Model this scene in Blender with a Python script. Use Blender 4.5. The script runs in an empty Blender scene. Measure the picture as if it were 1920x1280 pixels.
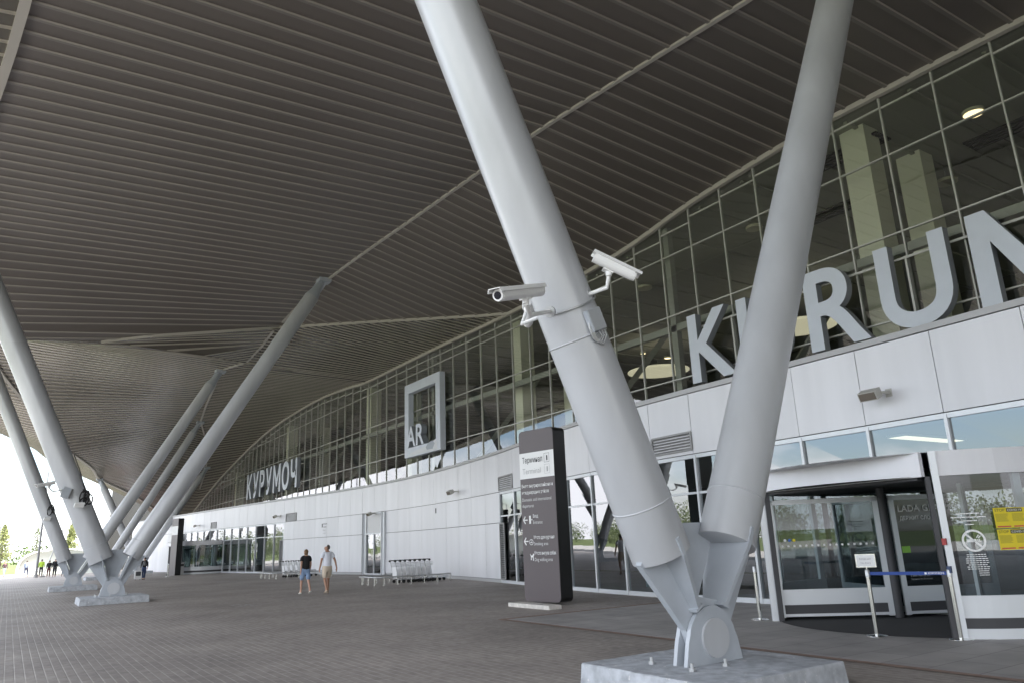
import bpy, bmesh, math, random
from mathutils import Vector, Matrix
random.seed(7)
R = math.radians
S = bpy.context.scene
COL = S.collection

# ------------------------------------------------------------------ camera
cam_d = bpy.data.cameras.new("camera")
cam_d.sensor_width = 36.0
cam_d.lens = 1389.7 / 1920 * 36
cam_d.clip_start, cam_d.clip_end = 0.1, 4000
cam = bpy.data.objects.new("camera", cam_d)
COL.objects.link(cam)
CAM_RIGHT = Vector((0.8371842, -0.5456048, -0.0379208))
CAM_UP = Vector((-0.1114203, -0.2380239, 0.9648472))
CAM_FWD = Vector((0.5354513, 0.8035297, 0.2600613))
mw = Matrix((CAM_RIGHT, CAM_UP, -CAM_FWD)).transposed().to_4x4()
mw.translation = (0, 0, 1.672)
cam.matrix_world = mw
S.camera = cam

# ------------------------------------------------------------------ sky, sun, exposure
SUN_AZ = R(-38)     # measured from +X (behind the terminal) towards +Y; negative: the near end
SUN_EL = R(52)
w = bpy.data.worlds.new("World")
S.world = w
w.use_nodes = True
nt = w.node_tree
bg = nt.nodes["Background"]
sky = nt.nodes.new("ShaderNodeTexSky")
sky.sky_type = 'NISHITA'
sky.sun_disc = False
sky.sun_elevation = SUN_EL
sky.sun_rotation = math.pi / 2 - SUN_AZ
sky.air_density, sky.dust_density = 1.0, 1.6
tc = nt.nodes.new("ShaderNodeTexCoord")
mp = nt.nodes.new("ShaderNodeMapping")
mp.inputs['Scale'].default_value = (1.0, 1.0, 2.6)
nz = nt.nodes.new("ShaderNodeTexNoise")
nz.inputs['Scale'].default_value = 2.6
nz.inputs['Detail'].default_value = 8
nz.inputs['Roughness'].default_value = 0.58
cr = nt.nodes.new("ShaderNodeValToRGB")
cr.color_ramp.elements[0].position = 0.40
cr.color_ramp.elements[1].position = 0.56
mx = nt.nodes.new("ShaderNodeMix")
mx.data_type = 'RGBA'
mx.inputs['B'].default_value = (9.0, 9.1, 9.4, 1)
nt.links.new(tc.outputs['Generated'], mp.inputs['Vector'])
nt.links.new(mp.outputs['Vector'], nz.inputs['Vector'])
nt.links.new(nz.outputs['Fac'], cr.inputs['Fac'])
nt.links.new(cr.outputs['Color'], mx.inputs['Factor'])
nt.links.new(sky.outputs['Color'], mx.inputs['A'])
nt.links.new(mx.outputs['Result'], bg.inputs['Color'])
bg.inputs['Strength'].default_value = 0.13
sd = bpy.data.lights.new("sun", 'SUN')
sd.energy = 3.6
sd.angle = R(0.5)
sd.color = (1.0, 0.95, 0.87)
so = bpy.data.objects.new("sun", sd)
COL.objects.link(so)
sdir = Vector((math.cos(SUN_EL) * math.cos(SUN_AZ), math.cos(SUN_EL) * math.sin(SUN_AZ), math.sin(SUN_EL)))
so.rotation_euler = sdir.to_track_quat('Z', 'Y').to_euler()
so.location = (30, 30, 60)
S.view_settings.view_transform = 'Standard'
S.view_settings.look = 'None'
S.view_settings.gamma = 1
S.view_settings.exposure = 1.85
S.cycles.max_bounces = 10
S.cycles.diffuse_bounces = 5
S.cycles.glossy_bounces = 5
S.cycles.transparent_max_bounces = 16
S.cycles.sample_clamp_indirect = 8
S.cycles.use_denoising = True

# ------------------------------------------------------------------ materials
MATS = {}
def mat(name, col, rough=0.5, metal=0.0, noise=0.0, nscale=3.0, spec=0.5, bump=0.0, bscale=60.0, streak=False):
    if name in MATS: return MATS[name]
    m = bpy.data.materials.new(name)
    m.use_nodes = True
    t = m.node_tree
    b = t.nodes["Principled BSDF"]
    b.inputs['Roughness'].default_value = rough
    b.inputs['Metallic'].default_value = metal
    b.inputs['Specular IOR Level'].default_value = spec
    c = (*col, 1)
    b.inputs['Base Color'].default_value = c
    if noise > 0:
        tcn = t.nodes.new("ShaderNodeTexCoord")
        src = tcn.outputs['Object']
        if streak:
            mpn = t.nodes.new("ShaderNodeMapping"); mpn.inputs['Scale'].default_value = (1, 1, 0.12)
            t.links.new(src, mpn.inputs['Vector']); src = mpn.outputs['Vector']
        n = t.nodes.new("ShaderNodeTexNoise")
        n.inputs['Scale'].default_value = nscale
        n.inputs['Detail'].default_value = 6
        t.links.new(src, n.inputs['Vector'])
        r = t.nodes.new("ShaderNodeValToRGB")
        r.color_ramp.elements[0].position = 0.3
        r.color_ramp.elements[1].position = 0.7
        r.color_ramp.elements[0].color = (*[max(0, x * (1 - noise)) for x in col], 1)
        r.color_ramp.elements[1].color = (*[min(1, x * (1 + noise)) for x in col], 1)
        t.links.new(n.outputs['Fac'], r.inputs['Fac'])
        t.links.new(r.outputs['Color'], b.inputs['Base Color'])
    if bump > 0:
        tcn = t.nodes.new("ShaderNodeTexCoord")
        n = t.nodes.new("ShaderNodeTexNoise"); n.inputs['Scale'].default_value = bscale; n.inputs['Detail'].default_value = 4
        t.links.new(tcn.outputs['Object'], n.inputs['Vector'])
        bp = t.nodes.new("ShaderNodeBump"); bp.inputs['Strength'].default_value = bump; bp.inputs['Distance'].default_value = 0.01
        t.links.new(n.outputs['Fac'], bp.inputs['Height'])
        t.links.new(bp.outputs['Normal'], b.inputs['Normal'])
    MATS[name] = m
    return m

def glass(name, tint, ior, rough=0.0):
    if name in MATS: return MATS[name]
    m = bpy.data.materials.new(name); m.use_nodes = True
    t = m.node_tree
    for n in list(t.nodes):
        if n.type != 'OUTPUT_MATERIAL': t.nodes.remove(n)
    out = [n for n in t.nodes if n.type == 'OUTPUT_MATERIAL'][0]
    tr = t.nodes.new("ShaderNodeBsdfTransparent"); tr.inputs['Color'].default_value = (*tint, 1)
    gl = t.nodes.new("ShaderNodeBsdfGlossy"); gl.inputs['Roughness'].default_value = rough
    gl.inputs['Color'].default_value = (0.93, 0.935, 0.97, 1)
    fr = t.nodes.new("ShaderNodeFresnel")
    ge = t.nodes.new("ShaderNodeNewGeometry")
    pw = t.nodes.new("ShaderNodeMath"); pw.operation = 'POWER'; pw.inputs[0].default_value = ior
    ex = t.nodes.new("ShaderNodeMath"); ex.operation = 'MULTIPLY_ADD'; ex.inputs[1].default_value = -2; ex.inputs[2].default_value = 1
    t.links.new(ge.outputs['Backfacing'], ex.inputs[0]); t.links.new(ex.outputs[0], pw.inputs[1]); t.links.new(pw.outputs[0], fr.inputs['IOR'])
    mxs = t.nodes.new("ShaderNodeMixShader")
    t.links.new(fr.outputs[0], mxs.inputs[0]); t.links.new(tr.outputs[0], mxs.inputs[1]); t.links.new(gl.outputs[0], mxs.inputs[2])
    t.links.new(mxs.outputs[0], out.inputs['Surface'])
    MATS[name] = m
    return m

def emit(name, col, strength):
    m = bpy.data.materials.new(name); m.use_nodes = True
    b = m.node_tree.nodes["Principled BSDF"]
    b.inputs['Base Color'].default_value = (0.9, 0.9, 0.88, 1)
    b.inputs['Emission Color'].default_value = (*col, 1)
    b.inputs['Emission Strength'].default_value = strength
    return m

def paving_material():
    m = bpy.data.materials.new("paving_blocks"); m.use_nodes = True
    t = m.node_tree; N = t.nodes; L = t.links
    b = N["Principled BSDF"]; b.inputs['Roughness'].default_value = 0.62
    tcn = N.new("ShaderNodeTexCoord")
    mpn = N.new("ShaderNodeMapping")
    mpn.inputs['Rotation'].default_value = (0, 0, R(90))
    L.new(tcn.outputs['Object'], mpn.inputs['Vector'])
    br = N.new("ShaderNodeTexBrick")
    br.inputs['Scale'].default_value = 1.0
    br.inputs['Brick Width'].default_value = 0.26
    br.inputs['Row Height'].default_value = 0.13
    br.inputs['Mortar Size'].default_value = 0.009
    br.inputs['Mortar Smooth'].default_value = 0.3
    br.inputs['Bias'].default_value = 0.0
    br.inputs['Color1'].default_value = (0.298, 0.270, 0.250, 1)
    br.inputs['Color2'].default_value = (0.365, 0.332, 0.308, 1)
    br.inputs['Mortar'].default_value = (0.36, 0.328, 0.305, 1)
    L.new(mpn.outputs['Vector'], br.inputs['Vector'])
    sx = N.new("ShaderNodeSeparateXYZ"); L.new(tcn.outputs['Object'], sx.inputs[0])
    dv = N.new("ShaderNodeMath"); dv.operation = 'DIVIDE'; dv.inputs[1].default_value = 0.13; L.new(sx.outputs['X'], dv.inputs[0])
    fr = N.new("ShaderNodeMath"); fr.operation = 'FRACT'; L.new(dv.outputs[0], fr.inputs[0])
    lt = N.new("ShaderNodeMath"); lt.operation = 'LESS_THAN'; lt.inputs[1].default_value = 0.12; L.new(fr.outputs[0], lt.inputs[0])
    nj = N.new("ShaderNodeTexNoise"); nj.inputs['Scale'].default_value = 0.9; nj.inputs['Detail'].default_value = 4; L.new(tcn.outputs['Object'], nj.inputs['Vector'])
    rj = N.new("ShaderNodeMapRange"); rj.inputs['From Min'].default_value = .35; rj.inputs['From Max'].default_value = .65; rj.inputs['To Min'].default_value = .25; rj.inputs['To Max'].default_value = 1; L.new(nj.outputs['Fac'], rj.inputs['Value'])
    lm = N.new("ShaderNodeMath"); lm.operation = 'MULTIPLY'; L.new(lt.outputs[0], lm.inputs[0]); L.new(rj.outputs[0], lm.inputs[1])
    jm = N.new("ShaderNodeMix"); jm.data_type = 'RGBA'; jm.inputs['B'].default_value = (0.52, 0.488, 0.455, 1)
    L.new(lm.outputs[0], jm.inputs['Factor']); L.new(br.outputs['Color'], jm.inputs['A'])
    n = N.new("ShaderNodeTexNoise"); n.inputs['Scale'].default_value = 0.28; n.inputs['Detail'].default_value = 7; n.inputs['Roughness'].default_value = 0.62
    L.new(tcn.outputs['Object'], n.inputs['Vector'])
    r = N.new("ShaderNodeValToRGB")
    r.color_ramp.elements[0].position = 0.3; r.color_ramp.elements[0].color = (0.68, 0.67, 0.66, 1)
    r.color_ramp.elements[1].position = 0.7; r.color_ramp.elements[1].color = (1.12, 1.1, 1.08, 1)
    L.new(n.outputs['Fac'], r.inputs['Fac'])
    mm = N.new("ShaderNodeMix"); mm.data_type = 'RGBA'; mm.blend_type = 'MULTIPLY'; mm.inputs['Factor'].default_value = 1
    L.new(jm.outputs['Result'], mm.inputs['A']); L.new(r.outputs['Color'], mm.inputs['B'])
    n2 = N.new("ShaderNodeTexNoise"); n2.inputs['Scale'].default_value = 9; n2.inputs['Detail'].default_value = 5
    L.new(tcn.outputs['Object'], n2.inputs['Vector'])
    r2 = N.new("ShaderNodeValToRGB")
    r2.color_ramp.elements[0].position = 0.35; r2.color_ramp.elements[0].color = (0.85, 0.85, 0.85, 1)
    r2.color_ramp.elements[1].position = 0.65; r2.color_ramp.elements[1].color = (1.08, 1.08, 1.08, 1)
    L.new(n2.outputs['Fac'], r2.inputs['Fac'])
    m3 = N.new("ShaderNodeMix"); m3.data_type = 'RGBA'; m3.blend_type = 'MULTIPLY'; m3.inputs['Factor'].default_value = 1
    L.new(mm.outputs['Result'], m3.inputs['A']); L.new(r2.outputs['Color'], m3.inputs['B'])
    L.new(m3.outputs['Result'], b.inputs['Base Color'])
    bp = N.new("ShaderNodeBump"); bp.inputs['Strength'].default_value = 0.5; bp.inputs['Distance'].default_value = 0.004
    iv = N.new("ShaderNodeMath"); iv.operation = 'SUBTRACT'; iv.inputs[0].default_value = 1
    L.new(br.outputs['Fac'], iv.inputs[1]); L.new(iv.outputs[0], bp.inputs['Height'])
    L.new(bp.outputs['Normal'], b.inputs['Normal'])
    return m

def slab_material(name, c1, c2, joint, bw, rh, ms, rough=0.6):
    m = bpy.data.materials.new(name); m.use_nodes = True
    t = m.node_tree; N = t.nodes; L = t.links
    b = N["Principled BSDF"]; b.inputs['Roughness'].default_value = rough
    tcn = N.new("ShaderNodeTexCoord")
    br = N.new("ShaderNodeTexBrick"); br.inputs['Scale'].default_value = 1
    br.inputs['Brick Width'].default_value = bw; br.inputs['Row Height'].default_value = rh; br.inputs['Mortar Size'].default_value = ms
    br.inputs['Color1'].default_value = (*c1, 1); br.inputs['Color2'].default_value = (*c2, 1); br.inputs['Mortar'].default_value = (*joint, 1)
    L.new(tcn.outputs['Object'], br.inputs['Vector'])
    n = N.new("ShaderNodeTexNoise"); n.inputs['Scale'].default_value = 1.3; n.inputs['Detail'].default_value = 8
    L.new(tcn.outputs['Object'], n.inputs['Vector'])
    r = N.new("ShaderNodeValToRGB")
    r.color_ramp.elements[0].position = 0.3; r.color_ramp.elements[0].color = (0.8, 0.8, 0.8, 1)
    r.color_ramp.elements[1].position = 0.7; r.color_ramp.elements[1].color = (1.12, 1.12, 1.12, 1)
    L.new(n.outputs['Fac'], r.inputs['Fac'])
    mm = N.new("ShaderNodeMix"); mm.data_type = 'RGBA'; mm.blend_type = 'MULTIPLY'; mm.inputs['Factor'].default_value = 1
    L.new(br.outputs['Color'], mm.inputs['A']); L.new(r.outputs['Color'], mm.inputs['B'])
    L.new(mm.outputs['Result'], b.inputs['Base Color'])
    return m

def leaf_material(name, dark, light):
    m = bpy.data.materials.new(name); m.use_nodes = True
    t = m.node_tree; N = t.nodes; L = t.links
    b = N["Principled BSDF"]; b.inputs['Roughness'].default_value = 0.6
    g = N.new("ShaderNodeNewGeometry")
    r = N.new("ShaderNodeValToRGB")
    r.color_ramp.elements[0].color = (*dark, 1); r.color_ramp.elements[1].color = (*light, 1)
    L.new(g.outputs['Random Per Island'], r.inputs['Fac'])
    L.new(r.outputs['Color'], b.inputs['Base Color'])
    return m

M_STEEL = mat("painted_steel", (0.495, 0.508, 0.53), 0.32, noise=0.10, nscale=1.6, metal=0.12, streak=True, bump=0.06, bscale=9)
M_STEEL_B = mat("painted_steel_plate", (0.42, 0.45, 0.49), 0.42, noise=0.08, nscale=2.5)
M_SEAM = mat("weld_seam", (0.52, 0.535, 0.56), 0.45)
M_PLINTH = mat("painted_concrete", (0.40, 0.42, 0.45), 0.75, noise=0.25, nscale=7, bump=0.5, bscale=18)
def flaked():
    m = M_PLINTH; t = m.node_tree; b = t.nodes["Principled BSDF"]; src = b.inputs['Base Color'].links[0].from_socket
    tcn = t.nodes.new("ShaderNodeTexCoord"); n = t.nodes.new("ShaderNodeTexNoise"); n.inputs['Scale'].default_value = 11; n.inputs['Detail'].default_value = 10; n.inputs['Roughness'].default_value = .7
    r = t.nodes.new("ShaderNodeValToRGB"); r.color_ramp.elements[0].position = .60; r.color_ramp.elements[1].position = .66
    x = t.nodes.new("ShaderNodeMix"); x.data_type = 'RGBA'; x.inputs['B'].default_value = (.66, .65, .64, 1)
    t.links.new(tcn.outputs['Object'], n.inputs['Vector']); t.links.new(n.outputs['Fac'], r.inputs['Fac']); t.links.new(r.outputs['Color'], x.inputs['Factor']); t.links.new(src, x.inputs['A']); t.links.new(x.outputs['Result'], b.inputs['Base Color'])
flaked()
M_WHITE = mat("white_cladding", (0.70, 0.70, 0.735), 0.34, noise=0.05, nscale=1.6, streak=True)
def panel_tones():
    t = M_WHITE.node_tree; b = t.nodes["Principled BSDF"]; src = b.inputs['Base Color'].links[0].from_socket
    ge = t.nodes.new("ShaderNodeNewGeometry"); r = t.nodes.new("ShaderNodeMapRange"); r.inputs['To Min'].default_value = .945; r.inputs['To Max'].default_value = 1.03
    x = t.nodes.new("ShaderNodeVectorMath"); x.operation = 'SCALE'
    t.links.new(ge.outputs['Random Per Island'], r.inputs['Value']); t.links.new(src, x.inputs[0]); t.links.new(r.outputs[0], x.inputs['Scale']); t.links.new(x.outputs[0], b.inputs['Base Color'])
panel_tones()
M_JOINT = mat("cladding_joint", (0.06, 0.06, 0.065), 0.7)
M_COPING = mat("coping_grey", (0.42, 0.42, 0.43), 0.45)
M_ALU = mat("frame_aluminium", (0.58, 0.59, 0.60), 0.35, metal=0.35)
M_ALU_W = mat("frame_light", (0.62, 0.64, 0.67), 0.35, metal=0.2)
M_MULL = mat("mullion_beige", (0.50, 0.50, 0.47), 0.4, metal=0.15)
M_GLASS_U = glass("glass_upper", (0.80, 0.82, 0.745), 2.05)
M_GLASS_L = glass("glass_lower", (0.52, 0.60, 0.62), 2.5)
M_GLASS_D = glass("glass_door", (0.46, 0.52, 0.53), 1.6)
M_SOF = mat("soffit_panel", (0.157, 0.137, 0.122), 0.42, metal=0.25, noise=0.05, nscale=0.4)
M_RIB = mat("soffit_rib", (0.34, 0.312, 0.28), 0.4, metal=0.2)  # rib sides, paler than the rib face: lit edges put into the colour
M_SOF_F = mat("soffit_fine", (0.185, 0.168, 0.14), 0.27, metal=0.55, noise=0.08, nscale=0.3)
M_RIB_F = mat("soffit_fine_rib", (0.44, 0.405, 0.34), 0.36, metal=0.3)  # sides of the far ribs, their lit edges likewise put into the colour
M_RIBB = mat("soffit_rib_face", (0.21, 0.192, 0.175), 0.45, metal=0.2)
M_RIBB_F = mat("soffit_fine_rib_face", (0.40, 0.365, 0.30), 0.36, metal=0.3)
M_TRIM = mat("soffit_trim", (0.46, 0.43, 0.39), 0.5)
M_DECK = mat("roof_deck", (0.30, 0.30, 0.31), 0.7)
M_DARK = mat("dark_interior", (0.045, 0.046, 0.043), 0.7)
M_CEIL = mat("interior_ceiling", (0.36, 0.365, 0.33), 0.7)
M_PILLAR = mat("interior_pillar", (0.80, 0.81, 0.72), 0.6)
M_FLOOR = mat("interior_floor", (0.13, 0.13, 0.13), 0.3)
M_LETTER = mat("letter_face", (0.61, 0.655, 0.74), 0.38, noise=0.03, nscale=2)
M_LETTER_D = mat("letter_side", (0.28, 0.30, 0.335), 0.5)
M_BLACK = mat("black_plastic", (0.012, 0.012, 0.013), 0.4)
M_RUBBER = mat("rubber", (0.02, 0.02, 0.02), 0.8)
M_CHROME = mat("brushed_steel", (0.62, 0.62, 0.60), 0.22, metal=1.0)
M_GALV = mat("galvanised", (0.50, 0.51, 0.52), 0.4, metal=0.7)
M_CAMW = mat("camera_housing", (0.86, 0.86, 0.85), 0.4)
M_WHITE_P = mat("white_paint", (0.8, 0.8, 0.8), 0.5)
M_TOTEM = mat("totem_face", (0.105, 0.085, 0.091), 0.45)
M_TOTEM_S = mat("totem_side", (0.006, 0.006, 0.007), 0.35)
M_INK = mat("ink_dark", (0.05, 0.05, 0.055), 0.6)
M_INK_G = mat("ink_grey", (0.40, 0.40, 0.41), 0.6)
M_YELLOW = mat("poster_yellow", (0.72, 0.58, 0.02), 0.5)
M_RED = mat("poster_red", (0.55, 0.10, 0.06), 0.5)
M_BLUE = mat("belt_blue", (0.02, 0.06, 0.27), 0.6)
M_GREEN = mat("sticker_green", (0.25, 0.5, 0.08), 0.5)
M_GRILLE = mat("grille", (0.30, 0.30, 0.30), 0.5, metal=0.3)
M_LENS = mat("lens", (0.02, 0.02, 0.025), 0.08)
M_REDBROWN = mat("paver_red", (0.27, 0.19, 0.155), 0.8, noise=0.15, nscale=8)
M_MAT = mat("door_mat", (0.05, 0.05, 0.052), 0.9)
M_LAMPON = emit("lamp_lit", (1.0, 0.80, 0.48), 0.75)
M_DISC = emit("disc_reflector", (1.0, 0.93, 0.70), 0.16)  # faint glow stands in for lamplight caught by the hanging discs
M_LAMPOFF = mat("lamp_shade", (0.62, 0.60, 0.48), 0.6)

# ------------------------------------------------------------------ builders
ORIG = {}
class MB:
    def __init__(s): s.v = []; s.f = []; s.m = []
    def add(s, vs, fs, mi=0):
        o = len(s.v); s.v += [tuple(v) for v in vs]
        for f in fs: s.f.append([i + o for i in f]); s.m.append(mi)
        return s
    def quad(s, a, b, c, d, mi=0): return s.add([a, b, c, d], [(0, 1, 2, 3)], mi)
    def box(s, x0, x1, y0, y1, z0, z1, mi=0):
        v = [(x, y, z) for z in (z0, z1) for y in (y0, y1) for x in (x0, x1)]
        return s.add(v, [(0, 2, 3, 1), (4, 5, 7, 6), (0, 1, 5, 4), (2, 6, 7, 3), (0, 4, 6, 2), (1, 3, 7, 5)], mi)
    def obox(s, c, ax, ay, az, mi=0):
        c = Vector(c); ax, ay, az = Vector(ax), Vector(ay), Vector(az)
        v = [c + i * ax + j * ay + k * az for k in (-1, 1) for j in (-1, 1) for i in (-1, 1)]
        return s.add(v, [(0, 2, 3, 1), (4, 5, 7, 6), (0, 1, 5, 4), (2, 6, 7, 3), (0, 4, 6, 2), (1, 3, 7, 5)], mi)
    def bar(s, a, b, wd, dp, up=(0, 0, 1), mi=0):
        a, b = Vector(a), Vector(b); d = (b - a); l = d.length; d.normalize()
        sd_ = d.cross(Vector(up))
        if sd_.length < 1e-4: sd_ = d.cross(Vector((1, 0, 0)))
        sd_.normalize(); u = sd_.cross(d)
        return s.obox((a + b) / 2, d * l / 2, sd_ * wd / 2, u * dp / 2, mi)
    def tube(s, pts, rad, n=10, mi=0, caps=True):
        pts = [Vector(p) for p in pts]
        if not hasattr(rad, '__len__'): rad = [rad] * len(pts)
        rings = []
        prev = None
        for i, p in enumerate(pts):
            d = (pts[min(i + 1, len(pts) - 1)] - pts[max(i - 1, 0)]).normalized()
            if prev is None:
                a = d.cross(Vector((0, 1, 0)))
                if a.length < 0.05: a = d.cross(Vector((1, 0, 0)))
            else:
                a = prev - d * prev.dot(d)
            a.normalize(); prev = a; b = d.cross(a)
            rings.append([p + (a * math.cos(2 * math.pi * k / n) + b * math.sin(2 * math.pi * k / n)) * rad[i] for k in range(n)])
        o = len(s.v)
        for r_ in rings: s.v += [tuple(x) for x in r_]
        for i in range(len(rings) - 1):
            for k in range(n):
                s.f.append([o + i * n + k, o + i * n + (k + 1) % n, o + (i + 1) * n + (k + 1) % n, o + (i + 1) * n + k]); s.m.append(mi)
        if caps:
            s.f.append([o + k for k in range(n)][::-1]); s.m.append(mi)
            s.f.append([o + (len(rings) - 1) * n + k for k in range(n)]); s.m.append(mi)
        return s
    def prism(s, poly, O, X, Y, Z, mi=0, mside=None):
        """poly in (X,Y) extruded along the whole vector Z"""
        O, X, Y, Z = Vector(O), Vector(X), Vector(Y), Vector(Z)
        n = len(poly); a = [O + X * p[0] + Y * p[1] for p in poly]; b = [p + Z for p in a]
        ms = mi if mside is None else mside
        s.add(a + b, [tuple(range(n))[::-1], tuple(range(n, 2 * n))], mi)
        o = len(s.v) - 2 * n
        for i in range(n):
            s.f.append([o + i, o + (i + 1) % n, o + n + (i + 1) % n, o + n + i]); s.m.append(ms)
        return s
    def disc(s, c, nrm, r0, n=24, mi=0):
        c = Vector(c); d = Vector(nrm).normalized(); a = d.cross(Vector((0, 0, 1)))
        if a.length < 0.05: a = Vector((1, 0, 0))
        a.normalize(); b = d.cross(a)
        return s.add([c + (a * math.cos(2 * math.pi * k / n) + b * math.sin(2 * math.pi * k / n)) * r0 for k in range(n)], [tuple(range(n))], mi)
    def build(s, name, mats, parent=None, smooth=False, org=None):
        if not isinstance(mats, (list, tuple)): mats = [mats]
        o0 = Vector(org) if org is not None else (ORIG.get(parent.name, Vector()) if parent else Vector())
        me = bpy.data.meshes.new(name)
        me.from_pydata([tuple(Vector(v) - o0) for v in s.v], [], s.f)
        for m in mats: me.materials.append(m)
        me.polygons.foreach_set('material_index', s.m)
        if smooth: me.polygons.foreach_set('use_smooth', [True] * len(s.f))
        me.update()
        bm = bmesh.new(); bm.from_mesh(me); bmesh.ops.recalc_face_normals(bm, faces=bm.faces)
        bm.to_mesh(me); bm.free()
        if smooth and hasattr(me, 'set_sharp_from_angle'): me.set_sharp_from_angle(angle=R(40))
        return link(name, me, parent, o0 if parent is None else None)

def link(name, me, parent=None, loc=None):
    o = bpy.data.objects.new(name, me); COL.objects.link(o)
    if parent is not None:
        o.parent = parent; ORIG[o.name] = ORIG.get(parent.name, Vector())
    elif loc is not None:
        o.location = loc
    return o

def tag(o, label=None, cat=None, group=None, kind=None):
    if label: o['label'] = label
    if cat: o['category'] = cat
    if group: o['group'] = group
    if kind: o['kind'] = kind
    return o

def thing(name, label, cat, loc=(0, 0, 0), rot=0, group=None, local=False):
    o = bpy.data.objects.new(name, None); COL.objects.link(o)
    o.location = loc; o.rotation_euler = (0, 0, rot)
    o.empty_display_size = 0.2
    ORIG[o.name] = Vector((0, 0, 0)) if local else Vector(loc)
    return tag(o, label, cat, group)

def kids(o): return [c for c in bpy.data.objects if c.parent == o]
def copy_tree(o, loc, rot, label, parent=None):
    c = o.copy(); COL.objects.link(c)
    if parent is not None: c.parent = parent
    else:
        c.location = loc; c.rotation_euler = (0, 0, rot)
        c['label'] = label
    for k in kids(o): copy_tree(k, None, None, None, c)
    return c

def text_data(s, bold=0.0, spacing=1.0):
    """verts (list of (x,y,z)), faces of flat text, one unit high capitals approx 0.73"""
    cu = bpy.data.curves.new("t", 'FONT'); cu.body = s; cu.offset = bold; cu.space_character = spacing
    cu.resolution_u = 4
    o = bpy.data.objects.new("t", cu); COL.objects.link(o)
    bpy.context.view_layer.update()
    me = bpy.data.meshes.new_from_object(o.evaluated_get(bpy.context.evaluated_depsgraph_get()))
    v = [tuple(x.co) for x in me.vertices]; f = [list(p.vertices) for p in me.polygons]
    bpy.data.objects.remove(o); bpy.data.curves.remove(cu); bpy.data.meshes.remove(me)
    return v, f

def put_text(mb, s, O, X, Y, h, wid=None, lift=0.003, mi=0, bold=0.0, spacing=1.0):
    """text with capital height h, starting at O along X, up Y; scaled to wid when given"""
    v, f = text_data(s, bold, spacing)
    if not v: return 0
    x0 = min(p[0] for p in v); x1 = max(p[0] for p in v)
    sc = h / 0.729
    sx = (wid / (x1 - x0)) if wid else sc
    O, X, Y = Vector(O), Vector(X), Vector(Y); Z = X.cross(Y)
    mb.add([O + X * ((p[0] - x0) * sx) + Y * (p[1] * sc) + Z * lift for p in v], f, mi)
    return (x1 - x0) * sx

def letter3d(ch, O, X, Y, wid, h, depth, face, side, parent, name="letter", bold=0.018):
    """one raised letter fitted to a box wid x h with its back at O"""
    if ch in "MМ":
        X, Y = Vector(X), Vector(Y); q = .20 if ch == "M" else .19
        pl = [(0, 0), (q, 0), (q, .66), (.455, .20), (.545, .20), (1 - q, .66), (1 - q, 0), (1, 0), (1, 1), (1 - q, 1), (.5, .50), (q, 1), (0, 1)]
        mb = MB(); mb.prism([(a * wid, b * h) for a, b in pl], O, X, Y, X.cross(Y) * depth, 1, 1); mb.m[1] = 0
        return mb.build(name, [face, side], parent)
    cu = bpy.data.curves.new("t", 'FONT'); cu.body = ch; cu.extrude = 0.1; cu.offset = bold; cu.resolution_u = 8
    o = bpy.data.objects.new("t", cu); COL.objects.link(o)
    bpy.context.view_layer.update()
    me = bpy.data.meshes.new_from_object(o.evaluated_get(bpy.context.evaluated_depsgraph_get()))
    v = [tuple(x.co) for x in me.vertices]; f = [list(p.vertices) for p in me.polygons]
    nrm = [p.normal.copy() for p in me.polygons]
    bpy.data.objects.remove(o); bpy.data.curves.remove(cu); bpy.data.meshes.remove(me)
    x0 = min(p[0] for p in v); x1 = max(p[0] for p in v); y0 = min(p[1] for p in v); y1 = max(p[1] for p in v)
    O, X, Y = Vector(O), Vector(X), Vector(Y); Z = X.cross(Y)
    mb = MB()
    mb.v = [tuple(O + X * ((p[0] - x0) / (x1 - x0) * wid) + Y * ((p[1] - y0) / (y1 - y0) * h) + Z * ((p[2] + 0.1) / 0.2 * depth)) for p in v]
    mb.f = f; mb.m = [0 if n.z > 0.5 else 1 for n in nrm]
    return mb.build(name, [face, side], parent)

def lerp_table(tab, y, k=1):
    if y <= tab[0][0]: return tab[0][k]
    for a, b in zip(tab[:-1], tab[1:]):
        if y <= b[0]:
            t = (y - a[0]) / (b[0] - a[0])
            return a[k] + (b[k] - a[k]) * t
    return tab[-1][k]

def smooth_table(tab, y, k=1):
    """monotone-ish cubic (Catmull-Rom on uneven knots)"""
    if y <= tab[0][0]: return tab[0][k]
    if y >= tab[-1][0]: return tab[-1][k]
    for i in range(len(tab) - 1):
        if y <= tab[i + 1][0]:
            p1, p2 = tab[i], tab[i + 1]
            p0 = tab[i - 1] if i > 0 else p1
            p3 = tab[i + 2] if i + 2 < len(tab) else p2
            h = p2[0] - p1[0]; t = (y - p1[0]) / h
            m1 = (p2[k] - p0[k]) / (p2[0] - p0[0]) * h if p2[0] != p0[0] else 0
            m2 = (p3[k] - p1[k]) / (p3[0] - p1[0]) * h if p3[0] != p1[0] else 0
            t2, t3 = t * t, t * t * t
            return (2 * t3 - 3 * t2 + 1) * p1[k] + (t3 - 2 * t2 + t) * m1 + (-2 * t3 + 3 * t2) * p2[k] + (t3 - t2) * m2

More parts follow.
